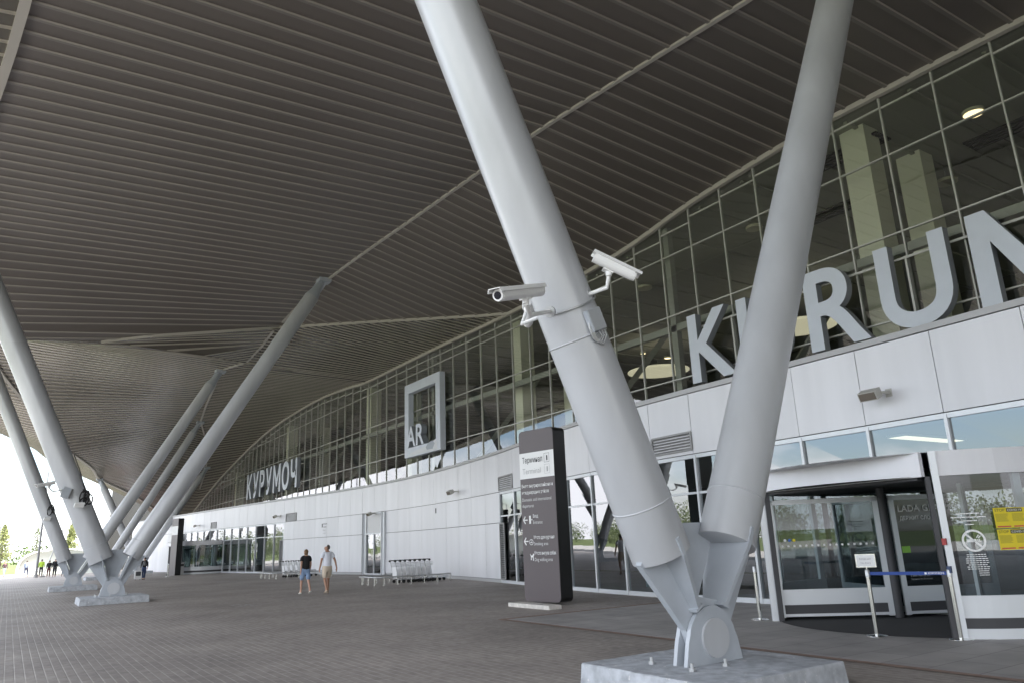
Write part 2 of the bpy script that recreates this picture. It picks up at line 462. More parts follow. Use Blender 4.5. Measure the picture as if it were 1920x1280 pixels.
# ------------------------------------------------------------------ plan tables (X toward the terminal, Y along it)
BAND = [(-30, 14.9), (-5, 14.9), (5.6, 14.98), (9.2, 15.2), (12, 15.3), (16.1, 15.45), (20.8, 16.1), (24.5, 16.9), (27.9, 17.68), (31.5, 18.3),
        (35, 18.78), (38, 19.05), (41.5, 19.2), (45.5, 19.12), (50, 18.75), (57, 17.8), (66, 16.45), (77, 14.95), (82, 14.3), (90, 13.3), (104, 11.4)]
def bx(y): return smooth_table(BAND, y)
WALLZ = [(-40, 9.5), (-20, 11.8), (-10, 12.7), (0, 13.35), (6, 13.62), (9, 13.7), (12, 13.72), (14.3, 13.6), (17.3, 13.35), (20, 12.95), (22, 12.78), (25, 12.66),
         (28, 12.62), (32, 12.62), (36.5, 12.7), (42, 12.72), (47.5, 12.76), (50, 12.95), (53, 13.15), (57, 13.28), (62.9, 13.2), (70, 12.85), (76.4, 12.2), (83, 11.25),
         (89.7, 10.2), (96, 9.0), (102, 7.7), (108, 6.3), (116, 4.2)]
INNER_A = [(-40, 13.0, 9.4), (-20, 13.2, 11.8), (-10, 13.3, 12.5), (0, 13.2, 13.1), (6.5, 13.05, 13.45), (9, 12.9, 13.6), (13, 12.75, 13.95), (17, 12.5, 14.2),
           (21, 12.43, 14.4), (25, 12.25, 14.5), (29.5, 11.88, 14.5), (33.3, 11.6, 14.45), (37, 11.4, 14.25), (40.7, 11.3, 13.9), (43, 11.2, 13.6)]
INNER_C = [(42.0, 11.1, 12.7), (46.2, 10.87, 13.0), (48.7, 10.25, 13.07), (50, 10.2, 13.15), (57.2, 11.3, 13.4), (63, 12.0, 13.35), (70, 12.95, 13.1),
           (75.8, 14.5, 12.65), (82, 16.0, 11.7), (88, 17.2, 10.75), (96, 18.2, 9.2), (108, 18.9, 6.3), (116, 19.1, 4.2)]
OUTER_A = [(-40, -1.0, 9.0), (-20, -.4, 11.2), (-10, 0.1, 12.2), (0, 0.3, 13.0), (6.5, 0.0, 13.4), (12, -.6, 13.8), (17.8, -1.1, 14.05), (22, -1.63, 14.1),
           (28, -2.5, 14.2), (33.6, -3.35, 13.95), (38, -3.4, 12.9), (42.2, -3.2, 11.75)]
OUTER_C = [(42.2, -3.2, 11.75), (45, -3.1, 13.1), (49.3, -2.9, 14.3), (54, -2.4, 14.2), (58, -1.8, 13.7), (62, -.4, 12.7), (66, .7, 12.0), (70, 1.6, 11.2), (74, 3.6, 10.4),
           (80, 5.6, 9.8), (86, 6.75, 9.4), (95, 11.0, 8.4), (104, 14.6, 7.2), (116, 18.6, 4.4)]
FOLD1 = [(2.72, 42.2, 12.45), (5.1, 41.2, 12.8), (7.45, 41.0, 13.2), (11.3, 40.7, 13.9), (15.3, 35.2, 13.3), (16.9, 32.8, 13.0), (18.6, 30.7, 12.8), (19.5, 29.1, 12.62)]
FOLD2 = [(2.72, 42.2, 12.45), (5.33, 42.9, 12.5), (7.9, 43.4, 12.52), (10.87, 46.2, 13.0), (12.7, 46.85, 13.0), (16.2, 47.4, 12.9), (19.5, 47.5, 12.76)]
XW = 19.5
def f1(y):   # fold 1 as X,z at a given Y (Y falls as X grows)
    t = [(p[1], p[0], p[2]) for p in reversed(FOLD1)]
    return lerp_table(t, y, 1), lerp_table(t, y, 2)
def f2(y):
    t = [(p[1], p[0], p[2]) for p in FOLD2]
    return lerp_table(t, y, 1), lerp_table(t, y, 2)
def edge_w(y):
    return lerp_table([(-40, 5.5), (42, 5.5), (74, 5.6), (82, 5.0), (95, 2.2), (104, 1.0), (116, .3)], y)
def edge_r(y):
    return lerp_table([(-40, -.9), (34, -.7), (46, .2), (60, 1.0), (74, 1.6), (82, 1.9), (95, .5), (104, .2), (116, .05)], y)

def prof_main(y):
    """(X,z) polyline of the main soffit at Y, as [left, mid, right] on sheets A and C"""
    if y < 42.2:
        L_ = (smooth_table(OUTER_A, y, 1), smooth_table(OUTER_A, y, 2))
        I = (lerp_table(INNER_A, y, 1), smooth_table(INNER_A, y, 2))
        if y < 29.1: return [L_, I, (XW, smooth_table(WALLZ, y))]
        xr, zr = f1(y)
        if xr > I[0] + .05: return [L_, I, (xr, zr)]
        m = ((L_[0] + xr) / 2, (L_[1] + zr) / 2)
        return [L_, m, (xr, zr)]
    L_ = (smooth_table(OUTER_C, y, 1), smooth_table(OUTER_C, y, 2))
    I = (lerp_table(INNER_C, y, 1), lerp_table(INNER_C, y, 2))
    if y >= 47.5: return [L_, I, (XW, smooth_table(WALLZ, y))]
    xr, zr = f2(y)
    if y >= 46.2: return [L_, I, (xr, zr)]
    return [L_, ((L_[0] + xr) / 2, (L_[1] + zr) / 2), (xr, zr)]
def prof_b(y):
    zw = smooth_table(WALLZ, y)
    xl, zl = f1(y) if y < 42.2 else f2(y)
    zl -= 0.14 if y < 42.2 else 0.03
    if 40.7 < y < 46.2:
        zi = 13.75 - (y - 40.7) / 5.5 * .75
        return [(xl, zl), (11.1, zi), (XW, zw - .02)]
    return [(xl, zl), ((xl + XW) / 2, (zl + zw) / 2), (XW, zw - .02)]
def prof_strip(y):
    t = OUTER_A if y < 42.2 else OUTER_C
    x, z = smooth_table(t, y, 1), smooth_table(t, y, 2)
    e, r_ = edge_w(y), edge_r(y)
    return [(x - e, z + r_), (x - e / 2, z + r_ * .5), (x, z)]

def slats(mb, prof, y0, y1, pitch, rib, dz, nseg=4, mp_=0, mr=1):
    def line(y, off):
        p = prof(y); out = []
        for a, b in ((p[0], p[1]), (p[1], p[2])):
            for i in range(nseg):
                t = i / nseg
                out.append((a[0] + (b[0] - a[0]) * t, y, a[1] + (b[1] - a[1]) * t + off))
        out.append((p[2][0], y, p[2][1] + off))
        return out
    k = 0; y = y0
    n = 2 * nseg
    while y < y1 - 1e-4:
        ye = min(y + pitch, y1)
        pw = min(pitch - rib, ye - y)
        rows = [(line(y, 0), mp_), (line(y + pw, 0), mr)]
        if ye - y > pw + 1e-4:
            rb = ye - y - pw
            rows += [(line(y + pw + rb * .14, -dz), mr), (line(y + pw + rb * .86, -dz), mr), (line(ye, 0), mr)]
        for i in range(len(rows) - 1):
            a, b = rows[i][0], rows[i + 1][0]
            m_ = mp_ if i == 0 else (mr if i in (1, 3, 4) else 2)
            o = len(mb.v); mb.v += a + b
            for j in range(n):
                mb.f.append([o + j, o + j + 1, o + n + 1 + j + 1, o + n + 1 + j]); mb.m.append(m_)
        y = ye

# ------------------------------------------------------------------ setting: ground, forecourt, road
g = MB().quad((-900, -900, -0.17), (900, -900, -0.17), (900, 1500, -0.17), (-900, 1500, -0.17))
M_GRASS = mat("grass_ground", (0.11, 0.145, 0.035), 0.9, noise=0.35, nscale=0.35)
tag(g.build("ground", M_GRASS), kind="structure")
M_ASPH = mat("asphalt", (0.075, 0.075, 0.078), 0.85, noise=0.15, nscale=1.5)
tag(MB().quad((-19, -150, -0.15), (-9, -150, -0.15), (-9, 240, -0.15), (-19, 240, -0.15)).build("road", M_ASPH), kind="structure")
M_LOT = mat("parking_concrete", (0.50, 0.485, 0.455), 0.85, noise=0.15, nscale=0.6)
tag(MB().quad((-42, -150, -0.14), (-19, -150, -0.14), (-19, 240, -0.14), (-42, 240, -0.14)).build("parking_lot", M_LOT), kind="structure")
p = MB(); p.box(-8.8, 26, -60, 122, -0.16, 0.0)
tag(p.build("forecourt_paving", paving_material()), kind="structure")
p = MB(); p.box(-9, -8.8, -60, 122, -0.16, 0.004)
tag(p.build("kerb", M_PLINTH), kind="structure")
M_GRAN = slab_material("granite_slabs", (0.345, 0.33, 0.32), (0.40, 0.385, 0.375), (0.21, 0.20, 0.19), 1.2, 0.6, 0.008)
tag(MB().quad((9.42, -40, 0.005), (17.5, -40, 0.005), (17.5, 14.82, 0.005), (9.42, 14.82, 0.005)).build("granite_paving", M_GRAN), kind="structure")
e = MB()
e.quad((9.28, -40, 0.009), (9.42, -40, 0.009), (9.42, 14.96, 0.009), (9.28, 14.96, 0.009))
e.quad((9.42, 14.82, 0.009), (16.2, 14.82, 0.009), (16.2, 14.96, 0.009), (9.42, 14.96, 0.009))
tag(e.build("paving_border", M_REDBROWN), kind="structure")
# worn pale marks on the paving
mk = MB()
for (cx, cy, n_) in ((6.7, 26.0, 26), (13.3, 30.2, 12), (11.3, 13.2, 10)):
    for i in range(n_):
        x, y = cx + random.gauss(0, .22), cy + random.gauss(0, .42)
        r_ = random.uniform(.03, .1); a0 = random.random() * 6
        mk.add([(x + math.cos(a0 + k * 1.05) * r_ * random.uniform(.5, 1.2), y + math.sin(a0 + k * 1.05) * r_ * random.uniform(.5, 1.3), 0.012) for k in range(6)], [tuple(range(6))])
tag(mk.build("paint_spill", mat("old_paint", (0.42, 0.41, 0.39), 0.9)), kind="structure")

# ------------------------------------------------------------------ the canopy roof
canopy = thing("canopy", "wavy dark slatted canopy roof above the forecourt", "canopy")
A0 = -38.0
m = MB(); slats(m, prof_main, A0, 42.2, 0.65, 0.13, 0.045, 4); m.build("soffit_panel", [M_SOF, M_RIB, M_RIBB], canopy)
m = MB(); slats(m, prof_b, 29.15, 47.45, 0.45, 0.11, 0.03, 3); m.build("soffit_panel", [M_SOF_F, M_RIB_F, M_RIBB_F], canopy)
m = MB(); slats(m, prof_main, 42.2, 116, 0.62, 0.15, 0.035, 4); m.build("soffit_panel", [M_SOF_F, M_RIB_F, M_RIBB_F], canopy)
m = MB(); slats(m, prof_strip, A0, 42.2, 0.65, 0.13, 0.03, 2); m.build("outer_soffit", [M_SOF_F, M_RIB_F, M_RIBB_F], canopy)
m = MB(); slats(m, prof_strip, 42.2, 116, 0.62, 0.15, 0.035, 2); m.build("outer_soffit", [M_SOF_F, M_RIB_F, M_RIBB_F], canopy)
def ribbon(pts, wd, th, name, mt):
    mb = MB()
    for a, b in zip(pts[:-1], pts[1:]): mb.bar(a, b, wd, th)
    return mb.build(name, mt, canopy)
ys = [A0 + i * 2.0 for i in range(int((41.5 - A0) / 2) + 1)] + [41.3]
ribbon([(lerp_table(INNER_A, y, 1), y, smooth_table(INNER_A, y, 2) - .02) for y in ys if y < 40.6], .13, .09, "ridge_trim", M_TRIM)
ribbon([(11.1, 41.0, 13.68), (11.1, 43.5, 13.33), (10.95, 46.0, 13.0)], .12, .07, "ridge_trim", M_TRIM)
ribbon([(lerp_table(INNER_C, y, 1), y, lerp_table(INNER_C, y, 2) - .02) for y in [46.2, 47.5, 48.7, 49.3] + [50 + 2 * i for i in range(24)]], .14, .10, "ridge_trim", M_TRIM)
ribbon([(smooth_table(OUTER_A, y, 1), y, smooth_table(OUTER_A, y, 2) - .03) for y in ys + [42.2]], .22, .16, "outer_trim", M_TRIM)
ribbon([(smooth_table(OUTER_C, y, 1), y, smooth_table(OUTER_C, y, 2) - .03) for y in [42.2 + 2 * i for i in range(36)]], .22, .16, "outer_trim", M_TRIM)
ribbon([(p_[0], p_[1] + .02, p_[2] - .06) for p_ in FOLD1], .06, .15, "fold_strip", M_TRIM)
ribbon([(p_[0], p_[1], p_[2] - .03) for p_ in FOLD2], .05, .05, "fold_strip", M_SOF)  # thin dark strip along the second fold
ribbon([(XW - .12, A0 + i, smooth_table(WALLZ, A0 + i) - .07) for i in range(int(115 - A0))], .16, .16, "wall_trim", M_TRIM)
m = MB(); fas = MB()
ysd = [A0 + i * 2 for i in range(int((116 - A0) / 2) + 1)]
prev = None
for y in ysd:
    st = prof_strip(y)
    zt = max(smooth_table(WALLZ, y), st[2][1]) + .9
    zi = max(p_[1] for p_ in prof_main(y)) + 1.2
    row = [(st[0][0], y, st[0][1] + .22), (st[2][0], y, max(st[2][1] + .8, st[0][1] + .6)), (st[2][0] + 4, y, max(zi, zt + .2)), (XW, y, max(zi, zt + .4)), (44, y, max(zi, zt + .4))]
    ed = (st[0][0], y, st[0][1])
    if prev:
        for i in range(4): m.quad(prev[0][i], prev[0][i + 1], row[i + 1], row[i])
        fas.quad(prev[1], ed, row[0], prev[0][0])
    prev = (row, ed)
m.build("roof_deck", M_DECK, canopy, smooth=True)
fas.build("edge_fascia", M_TRIM, canopy)

# ------------------------------------------------------------------ the terminal building
term = thing("terminal_building", "airport terminal with curved white band below a tall glass curtain wall", "terminal", (19.5, 42, 0))
PJ = [7.4 + 1.72 * k for k in range(-5, 60)]     # panel joints along Y
PJ = [y for y in PJ if y < 101]
def panel(mb, y0, y1, z0, z1, g_=.008, off=0.0):
    a = Vector((bx(y0) - off, y0, 0)); b = Vector((bx(y1) - off, y1, 0)); d = (b - a).normalized()
    n_ = Vector((-d.y, d.x, 0)) * .03       # towards -X
    a = a + d * g_; b = b - d * g_
    zz0, zz1 = Vector((0, 0, z0 + g_)), Vector((0, 0, z1 - g_))
    j = [Vector((random.uniform(-.003, .003), 0, 0)) for _ in range(4)]
    f_ = [a + n_ + zz0 + j[0], b + n_ + zz0 + j[1], b + n_ + zz1 + j[2], a + n_ + zz1 + j[3]]
    k_ = [a + zz0, b + zz0, b + zz1, a + zz1]
    mb.add(f_ + k_, [(0, 1, 2, 3), (0, 4, 5, 1), (1, 5, 6, 2), (2, 6, 7, 3), (3, 7, 4, 0)])
top = MB(); lows = [MB(), MB(), MB()]; bk = MB(); ledge = MB(); deck = MB(); plinths = [MB(), MB()]
WHITE0, WHITE1 = PJ.index(min(PJ, key=lambda y: abs(y - 28.04))), PJ.index(min(PJ, key=lambda y: abs(y - 58.99)))
DOOR0, DOOR1 = PJ.index(min(PJ, key=lambda y: abs(y - 43.52))), PJ.index(min(PJ, key=lambda y: abs(y - 46.96)))
for i in range(len(PJ) - 1):
    y0, y1 = PJ[i], PJ[i + 1]
    panel(top, y0, y1, 3.80, 5.46)
    bk.quad((bx(y0) + .012, y0, 3.8), (bx(y1) + .012, y1, 3.8), (bx(y1) + .012, y1, 5.46), (bx(y0) + .012, y0, 5.46))
    ledge.add([(bx(y0) - .07, y0, 5.47), (bx(y1) - .07, y1, 5.47), (bx(y1) - .07, y1, 5.60), (bx(y0) - .07, y0, 5.60),
               (bx(y0) + .3, y0, 5.47), (bx(y1) + .3, y1, 5.47), (bx(y1) + .3, y1, 5.60), (bx(y0) + .3, y0, 5.60)],
              [(0, 1, 2, 3), (3, 2, 6, 7), (0, 4, 5, 1), (4, 5, 6, 7)])
    deck.quad((bx(y0) + .3, y0, 5.5), (bx(y1) + .3, y1, 5.5), (max(19.6, bx(y1) + .4), y1, 5.5), (max(19.6, bx(y0) + .4), y0, 5.5))
    if WHITE0 <= i < WHITE1 and not (DOOR0 <= i < DOOR1):
        low, plinth = (lows[0], plinths[0]) if i < DOOR0 else (lows[1], plinths[1])
        panel(low, y0, y1, 2.49, 3.79); panel(low, y0, y1, 0.14, 2.48)
        bk.quad((bx(y0) + .012, y0, 0), (bx(y1) + .012, y1, 0), (bx(y1) + .012, y1, 3.8), (bx(y0) + .012, y0, 3.8))
        plinth.quad((bx(y0) - .01, y0, 0), (bx(y1) - .01, y1, 0), (bx(y1) - .01, y1, .13), (bx(y0) - .01, y0, .13))
    if i >= PJ.index(min(PJ, key=lambda y: abs(y - 83))):
        panel(lows[2], y0, y1, 0.0, 3.79)
top.build("white_band", M_WHITE, term)
for low in lows: low.build("wall_panels", M_WHITE, term)
bk.build("panel_backing", M_JOINT, term)
ledge.build("coping", M_COPING, term)
deck.build("ledge_roof", M_DECK, term)
for plinth in plinths: plinth.build("plinth", M_COPING, term)

# glazing helpers
def pane(mb, a, b, z0, z1, z0b=None, z1b=None, j=.004, mi=0):
    a, b = Vector(a), Vector(b); d = (b - a).normalized(); n_ = Vector((-d.y, d.x, 0))
    q = [Vector((a.x, a.y, z0)), Vector((b.x, b.y, z0 if z0b is None else z0b)), Vector((b.x, b.y, z1 if z1b is None else z1b)), Vector((a.x, a.y, z1))]
    q = [v + n_ * random.uniform(-j, j) for v in q]
    mb.quad(*q, mi)

TR = [5.0, 7.085, 9.456, 11.76]
def upper_bay(y0, y1, first=False):
    w_ = MB(); f_ = MB()
    za, zb = smooth_table(WALLZ, y0) - .05, smooth_table(WALLZ, y1) - .05
    zs = TR + [99]
    for i in range(4):
        lo, hi = zs[i], zs[i + 1]
        if lo > min(za, zb) - .05: break
        pane(w_, (XW, y0, 0), (XW, y1, 0), lo, min(hi, za), None, min(hi, zb))
    f_.box(XW - .045, XW + .05, y1 - .02, y1 + .02, 5.0, zb + .02)
    for z in TR:
        if z < min(za, zb): f_.box(XW - .04, XW + .05, y0 + .02, y1 - .02, z - .02, z + .02)
    f_.box(XW - .02, XW + .05, y0 + .027, y1 - .027, min(za, zb) - .42, min(za, zb) - .37)
    wo = w_.build("window", M_GLASS_U, term)
    f_.build("frame", M_MULL, wo)
y = 2.25
while y < 105.7:
    upper_bay(y, y + 1.5); y += 1.5
w_ = MB(); f_ = MB()
for k in range(20):
    ya = 2.25 - 1.5 * (k + 1)
    za = smooth_table(WALLZ, ya) - .05
    for lo, hi in zip(TR, TR[1:] + [za]):
        if hi > lo: pane(w_, (XW, ya, 0), (XW, ya + 1.5, 0), lo, hi)
    f_.box(XW - .075, XW + .06, ya - .027, ya + .027, 5.0, za)
for z in TR[:3]: f_.box(XW - .07, XW + .06, -27.75, 2.25, z - .028, z + .028)
f_.build("frame", M_MULL, w_.build("window", M_GLASS_U, term))

def lower_bay(y0, y1):
    w_ = MB(); f_ = MB()
    a = Vector((bx(y0) + .05, y0, 0)); b = Vector((bx(y1) + .05, y1, 0))
    pane(w_, a, b, .12, 2.76, j=.005); pane(w_, a, b, 2.76, 3.70, j=.005)
    for z, h_, t_ in ((.06, .12, .10), (2.76, .06, .08), (3.74, .1, .1)):
        f_.bar((a.x, a.y, z), (b.x, b.y, z), t_, h_)
    f_.bar((b.x - .01, b.y, 0.02), (b.x - .01, b.y, 3.77), .065, .12, up=(1, 0, 0))
    f_.build("frame", M_ALU_W, w_.build("window", M_GLASS_L, term))
k0 = PJ.index(min(PJ, key=lambda y: abs(y - .52)))
for i in range(k0, WHITE0): lower_bay(PJ[i], PJ[i + 1])
for i in range(WHITE1, PJ.index(min(PJ, key=lambda y: abs(y - 83)))): lower_bay(PJ[i], PJ[i + 1])
def grille(y0, y1, z0, z1):
    mb = MB()
    a = Vector((bx(y0) - .05, y0, 0)); b = Vector((bx(y1) - .05, y1, 0))
    for z in (z0, z1): mb.bar((a.x, a.y, z), (b.x, b.y, z), .05, .05)
    for q in (a, b): mb.bar((q.x, q.y, z0), (q.x, q.y, z1), .05, .05, up=(1, 0, 0))
    n_ = max(4, int((z1 - z0) / .075))
    for i in range(n_):
        z = z0 + (i + .5) * (z1 - z0) / n_
        mb.obox(((a.x + b.x) / 2, (a.y + b.y) / 2, z), (b - a) / 2, Vector((.025, 0, .02)), Vector((-.004, 0, .005)))
    mb.bar((a.x + .03, a.y, (z0 + z1) / 2), (b.x + .03, b.y, (z0 + z1) / 2), .006, z1 - z0, mi=1)
    mb.build("ventilation_grille", [M_GRILLE, M_JOINT], term)
grille(26.35, 27.98, 3.86, 4.42); grille(56.9, 58.6, 3.82, 4.40); grille(72.9, 74.2, 3.9, 4.42); grille(14.3, 15.9, 3.92, 4.40)
grille(27.5, 28.0, .15, 2.45); grille(59.02, 59.5, .15, 2.45)
# staff door in the middle of the white wall
xd = bx(45.2)
d = MB()
for yy in (43.55, 44.0, 46.45, 46.92): d.bar((xd - .03, yy, 0), (xd - .03, yy, 3.78), .07, .12, up=(1, 0, 0))
for yy in (45.22,): d.bar((xd - .02, yy, 0.05), (xd - .02, yy, 2.48), .06, .1, up=(1, 0, 0))
for z in (2.5, 3.74, .06): d.box(xd - .08, xd + .04, 44.05, 46.4, z - .04, z + .04)
for ya, yb in ((43.6, 43.97), (46.49, 46.88)): d.box(xd - .02, xd + .02, ya, yb, 0.02, 3.76)
dr = MB(); pane(dr, (xd, 44.03, 0), (xd, 45.2, 0), .1, 2.46); pane(dr, (xd, 45.24, 0), (xd, 46.42, 0), .1, 2.46)
do = dr.build("door", M_GLASS_L, term)
d.build("frame", M_ALU_W, do)
MB().box(xd - .015, xd + .02, 44.05, 46.4, 2.55, 3.70).build("door_panel", mat("door_head_panel", (0.55, 0.55, 0.56), .4), do)
h_ = MB()
for yy in (45.05, 45.38): h_.bar((xd - .1, yy, .9), (xd - .1, yy, 1.5), .03, .03, up=(1, 0, 0))
h_.build("handle", M_CHROME, do)
# interior
i_ = MB(); i_.box(19.7, 40, -40, 118, 5.2, 5.42); i_.build("upper_floor", M_FLOOR, term)
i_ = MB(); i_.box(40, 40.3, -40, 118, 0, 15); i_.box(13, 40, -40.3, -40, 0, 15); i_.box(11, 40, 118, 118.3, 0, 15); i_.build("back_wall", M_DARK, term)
i_ = MB()
for k in range(156):
    ya = -39 + k
    za, zb = smooth_table(WALLZ, ya) - .06, smooth_table(WALLZ, ya + 1) - .06
    i_.quad((19.56, ya, za), (19.56, ya + 1, zb), (40, ya + 1, zb), (40, ya, za))
    if k % 2 == 0: i_.box(19.9, 40, ya, ya + .12, za - .09, za - .02)
i_.build("interior_ceiling", M_CEIL, term)
i_ = MB()
for i in range(len(PJ) - 1):
    y0, y1 = PJ[i], PJ[i + 1]
    i_.quad((bx(y0) + .12, y0, 3.79), (bx(y1) + .12, y1, 3.79), (40, y1, 3.79), (40, y0, 3.79))
i_.build("lower_ceiling", M_CEIL, term)
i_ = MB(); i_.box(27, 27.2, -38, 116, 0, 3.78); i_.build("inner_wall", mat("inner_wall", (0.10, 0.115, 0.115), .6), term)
for yy in (-8, 11.25, 30.4, 49.7, 69, 88):
    for xx in (20.5, 23.7):
        MB().box(xx, xx + .8, yy - .4, yy + .4, 5.42, smooth_table(WALLZ, yy) - .05).build("pillar", M_PILLAR, term)
for yy in (4.5, 19.75, 25.7, 39.5, 55.5, 62.2, 81):
    MB().tube([(18.6 if bx(yy) < 17.5 else bx(yy) + 1.2, yy, 0), (18.6 if bx(yy) < 17.5 else bx(yy) + 1.2, yy, 3.79)], .26, 16).build("pillar", mat("teal_pillar", (0.20, 0.32, 0.34), .5), term, smooth=True)
i_ = MB()
for yy in (4.5, 18.75, 38.25, 57.75, 77.25): i_.box(19.75, 20.0, yy - .13, yy + .13, 5.4, smooth_table(WALLZ, yy) - .06)
i_.box(19.75, 19.95, -30, 100, 8.95, 9.2)
for yy in range(-20, 100, 12):
    i_.bar((24, yy + 3, 5.4), (29, yy, smooth_table(WALLZ, yy) - .2), .3, .3)
i_.build("steel_frame", mat("interior_steel", (0.36, 0.375, 0.37), .5, metal=.2), term)
i_ = MB()
for (xx, yy) in ((21.3, 12.2), (25, 14.6), (24.5, 8.2), (25, 5)):
    for k in range(5): i_.box(xx + k * .18 - .4, xx + k * .18 - .28, yy - 1.5, yy + 1.5, 13.38, 13.44)
i_.build("air_vent", M_BLACK, term)

# ------------------------------------------------------------------ V columns
def v_column(xb, y, left, right, lab, rl=.35, rr=.35, taper=(True, True), slab=1.15, detail=True):
    """left / right: (tube start x, z, top x, z)"""
    t = thing("v_column", lab, "column", (xb, y, 0), 0, "V shaped steel columns carrying the canopy")
    mb = MB(); n_ = 14
    # painted concrete plinth with slightly uneven arrises
    s_ = slab
    pts = [(-s_, -s_), (s_, -s_), (s_, s_), (-s_, s_)]
    base = [(xb + px * random.uniform(.98, 1.02), y + py * random.uniform(.97, 1.03), 0) for px, py in pts]
    topv = [(bx_[0] - (bx_[0] - xb) * .02, bx_[1] - (bx_[1] - y) * .02, .25) for bx_ in base]
    bm = bmesh.new(); vs = [bm.verts.new(v) for v in base + topv]
    for f in ((3, 2, 1, 0), (4, 5, 6, 7), (0, 1, 5, 4), (1, 2, 6, 5), (2, 3, 7, 6), (3, 0, 4, 7)): bm.faces.new([vs[i] for i in f])
    bmesh.ops.bevel(bm, geom=[e for e in bm.edges], offset=.012, segments=1, affect='EDGES')
    bmesh.ops.subdivide_edges(bm, edges=[e for e in bm.edges if e.calc_length() > .5], cuts=8, use_grid_fill=True)
    for v in bm.verts: v.co += Vector((random.gauss(0, .003), random.gauss(0, .003), random.gauss(0, .002)))
    mb.v = [tuple(v.co) for v in bm.verts]; bm.verts.index_update(); mb.f = [[v.index for v in f.verts] for f in bm.faces]; mb.m = [0] * len(mb.f); bm.free()
    mb.build("plinth", M_PLINTH, t)
    zp = .52
    # clevis: two rounded hinge plates
    for sg in (-1, 1):
        mb = MB()
        pl = [(-.46, .25), (.46, .25), (.40, .50)] + [(.0 + .38 * math.cos(a), zp - .03 + .38 * math.sin(a)) for a in [R(12 + 156 * k / 14) for k in range(15)]] + [(-.40, .50)]
        mb.prism([(xb + p_[0], p_[1]) for p_ in pl], (0, y + sg * .055, 0), (1, 0, 0), (0, 0, 1), (0, sg * .055, 0))
        mb.build("hinge_plate", M_STEEL_B, t)
        mb = MB(); mb.tube([(xb + .02, y + sg * .105, zp), (xb + .02, y + sg * .14, zp)], .215, 28)
        mb.build("pin_cap", M_STEEL, t, smooth=True)
    # central gusset plate
    (lx, lz, ltx, ltz), (rx, rz, rtx, rtz) = left, right
    ld = Vector((ltx - lx, 0, ltz - lz)).normalized(); rd = Vector((rtx - rx, 0, rtz - rz)).normalized()
    lp = Vector((-ld.z, 0, ld.x)); rp = Vector((rd.z, 0, -rd.x))       # outward perpendiculars
    L0, R0 = Vector((lx, y, lz)), Vector((rx, y, rz))
    oL = L0 + lp * (rl + .03) + ld * .05; oR = R0 + rp * (rr + .03) + rd * .05
    iL = L0 - lp * (rl - .05) + ld * .26; iR = R0 - rp * (rr - .05) + rd * .14
    zt = max(iL.z, iR.z)
    poly = [(xb - .30, .45), (xb + .30, .45), (xb + .36, .62), (oR.x, oR.z), ((R0 + rd * .15 + rp * .2).x, (R0 + rd * .15 + rp * .2).z), ((R0 + rp * .07).x, (R0 + rp * .07).z), (xb + .28, .90), (xb - .16, .98), (L0.x, L0.z), ((L0 + ld * .25 + lp * .1).x, (L0 + ld * .25).z), (oL.x, oL.z), (xb - .36, .62)]
    mb = MB(); mb.prism(poly, (0, y - .045, 0), (1, 0, 0), (0, 0, 1), (0, .09, 0)); mb.build("gusset_plate", M_STEEL_B, t)
    poly = [(xb - .12, .90), (xb + .12, .90), ((R0 - rp * (rr * .2)).x, R0.z), (iR.x + .12, zt), (iL.x - .12, zt), ((L0 - lp * (rl * .2)).x, L0.z)]
    mb = MB(); mb.prism(poly, (0, y + .20, 0), (1, 0, 0), (0, 0, 1), (0, .06, 0)); mb.build("web_plate", M_STEEL_B, t)
    # cross plates: trapezoids set square to the gusset along each leg
    for (P, d_, r_, tx) in ((L0, ld, rl, -.24), (R0, rd, rr, .20)):
        end = Vector((xb + tx, y, .86))
        ax = (P - end).normalized(); pn = ax.cross(Vector((0, 1, 0)))
        Yv = Vector((0, 1, 0)); w1 = r_ + .02; w2 = r_ - .05
        q = [end - Yv * .17, end + Yv * .17, P + Yv * w1, P + d_ * .20 + Yv * w1, P + d_ * .20 + Yv * w2, P + d_ * .02 + Yv * w2, P + d_ * .02 - Yv * w2, P + d_ * .20 - Yv * w2, P + d_ * .20 - Yv * w1, P - Yv * w1]
        n_q = len(q); mb = MB()
        mb.add([v + pn * .025 for v in q] + [v - pn * .025 for v in q], [tuple(range(n_q)), tuple(range(n_q, 2 * n_q))[::-1]] + [(i, (i + 1) % n_q, n_q + (i + 1) % n_q, n_q + i) for i in range(n_q)])
        mb.build("cross_plate", M_STEEL_B, t)
        mb = MB(); mb.bar(end + Vector((0, -.17, 0)), end + Vector((0, .17, 0)), .12, .03, up=ax); mb.build("end_plate", M_STEEL_B, t)
    # the tubes
    for (P, d_, r_, tp) in ((L0, ld, rl, Vector((ltx, y, ltz))), (R0, rd, rr, Vector((rtx, y, rtz)))):
        leg_top = tp - d_ * 1.15
        mb = MB(); mb.tube([P, P + d_ * .01, P + d_ * .8, leg_top], [r_ - .02, r_, r_, r_ * .97], 40)
        leg = mb.build("leg", M_STEEL, t, smooth=True)
        mb = MB()
        for dd in ((.62, 2.65) if detail and d_.x < 0 else (.62,)):
            c_ = P + d_ * dd
            mb.tube([c_ - d_ * .012, c_, c_ + d_ * .012], [r_ - .002, r_ + .010, r_ - .002], 40, caps=False)
        mb.build("weld_seam", M_SEAM, leg, smooth=True)
        # tapering head: two flat cheeks and the bracket under the ridge
        side = d_.cross(Vector((0, 1, 0)))
        mb = MB()
        mb.tube([leg_top - d_ * .02, leg_top + d_ * .03, leg_top + d_ * .95], [r_ * .97, r_ * .93, r_ * .30], 24)
        mb.bar(leg_top, tp, .05, r_ * 1.3, up=side)
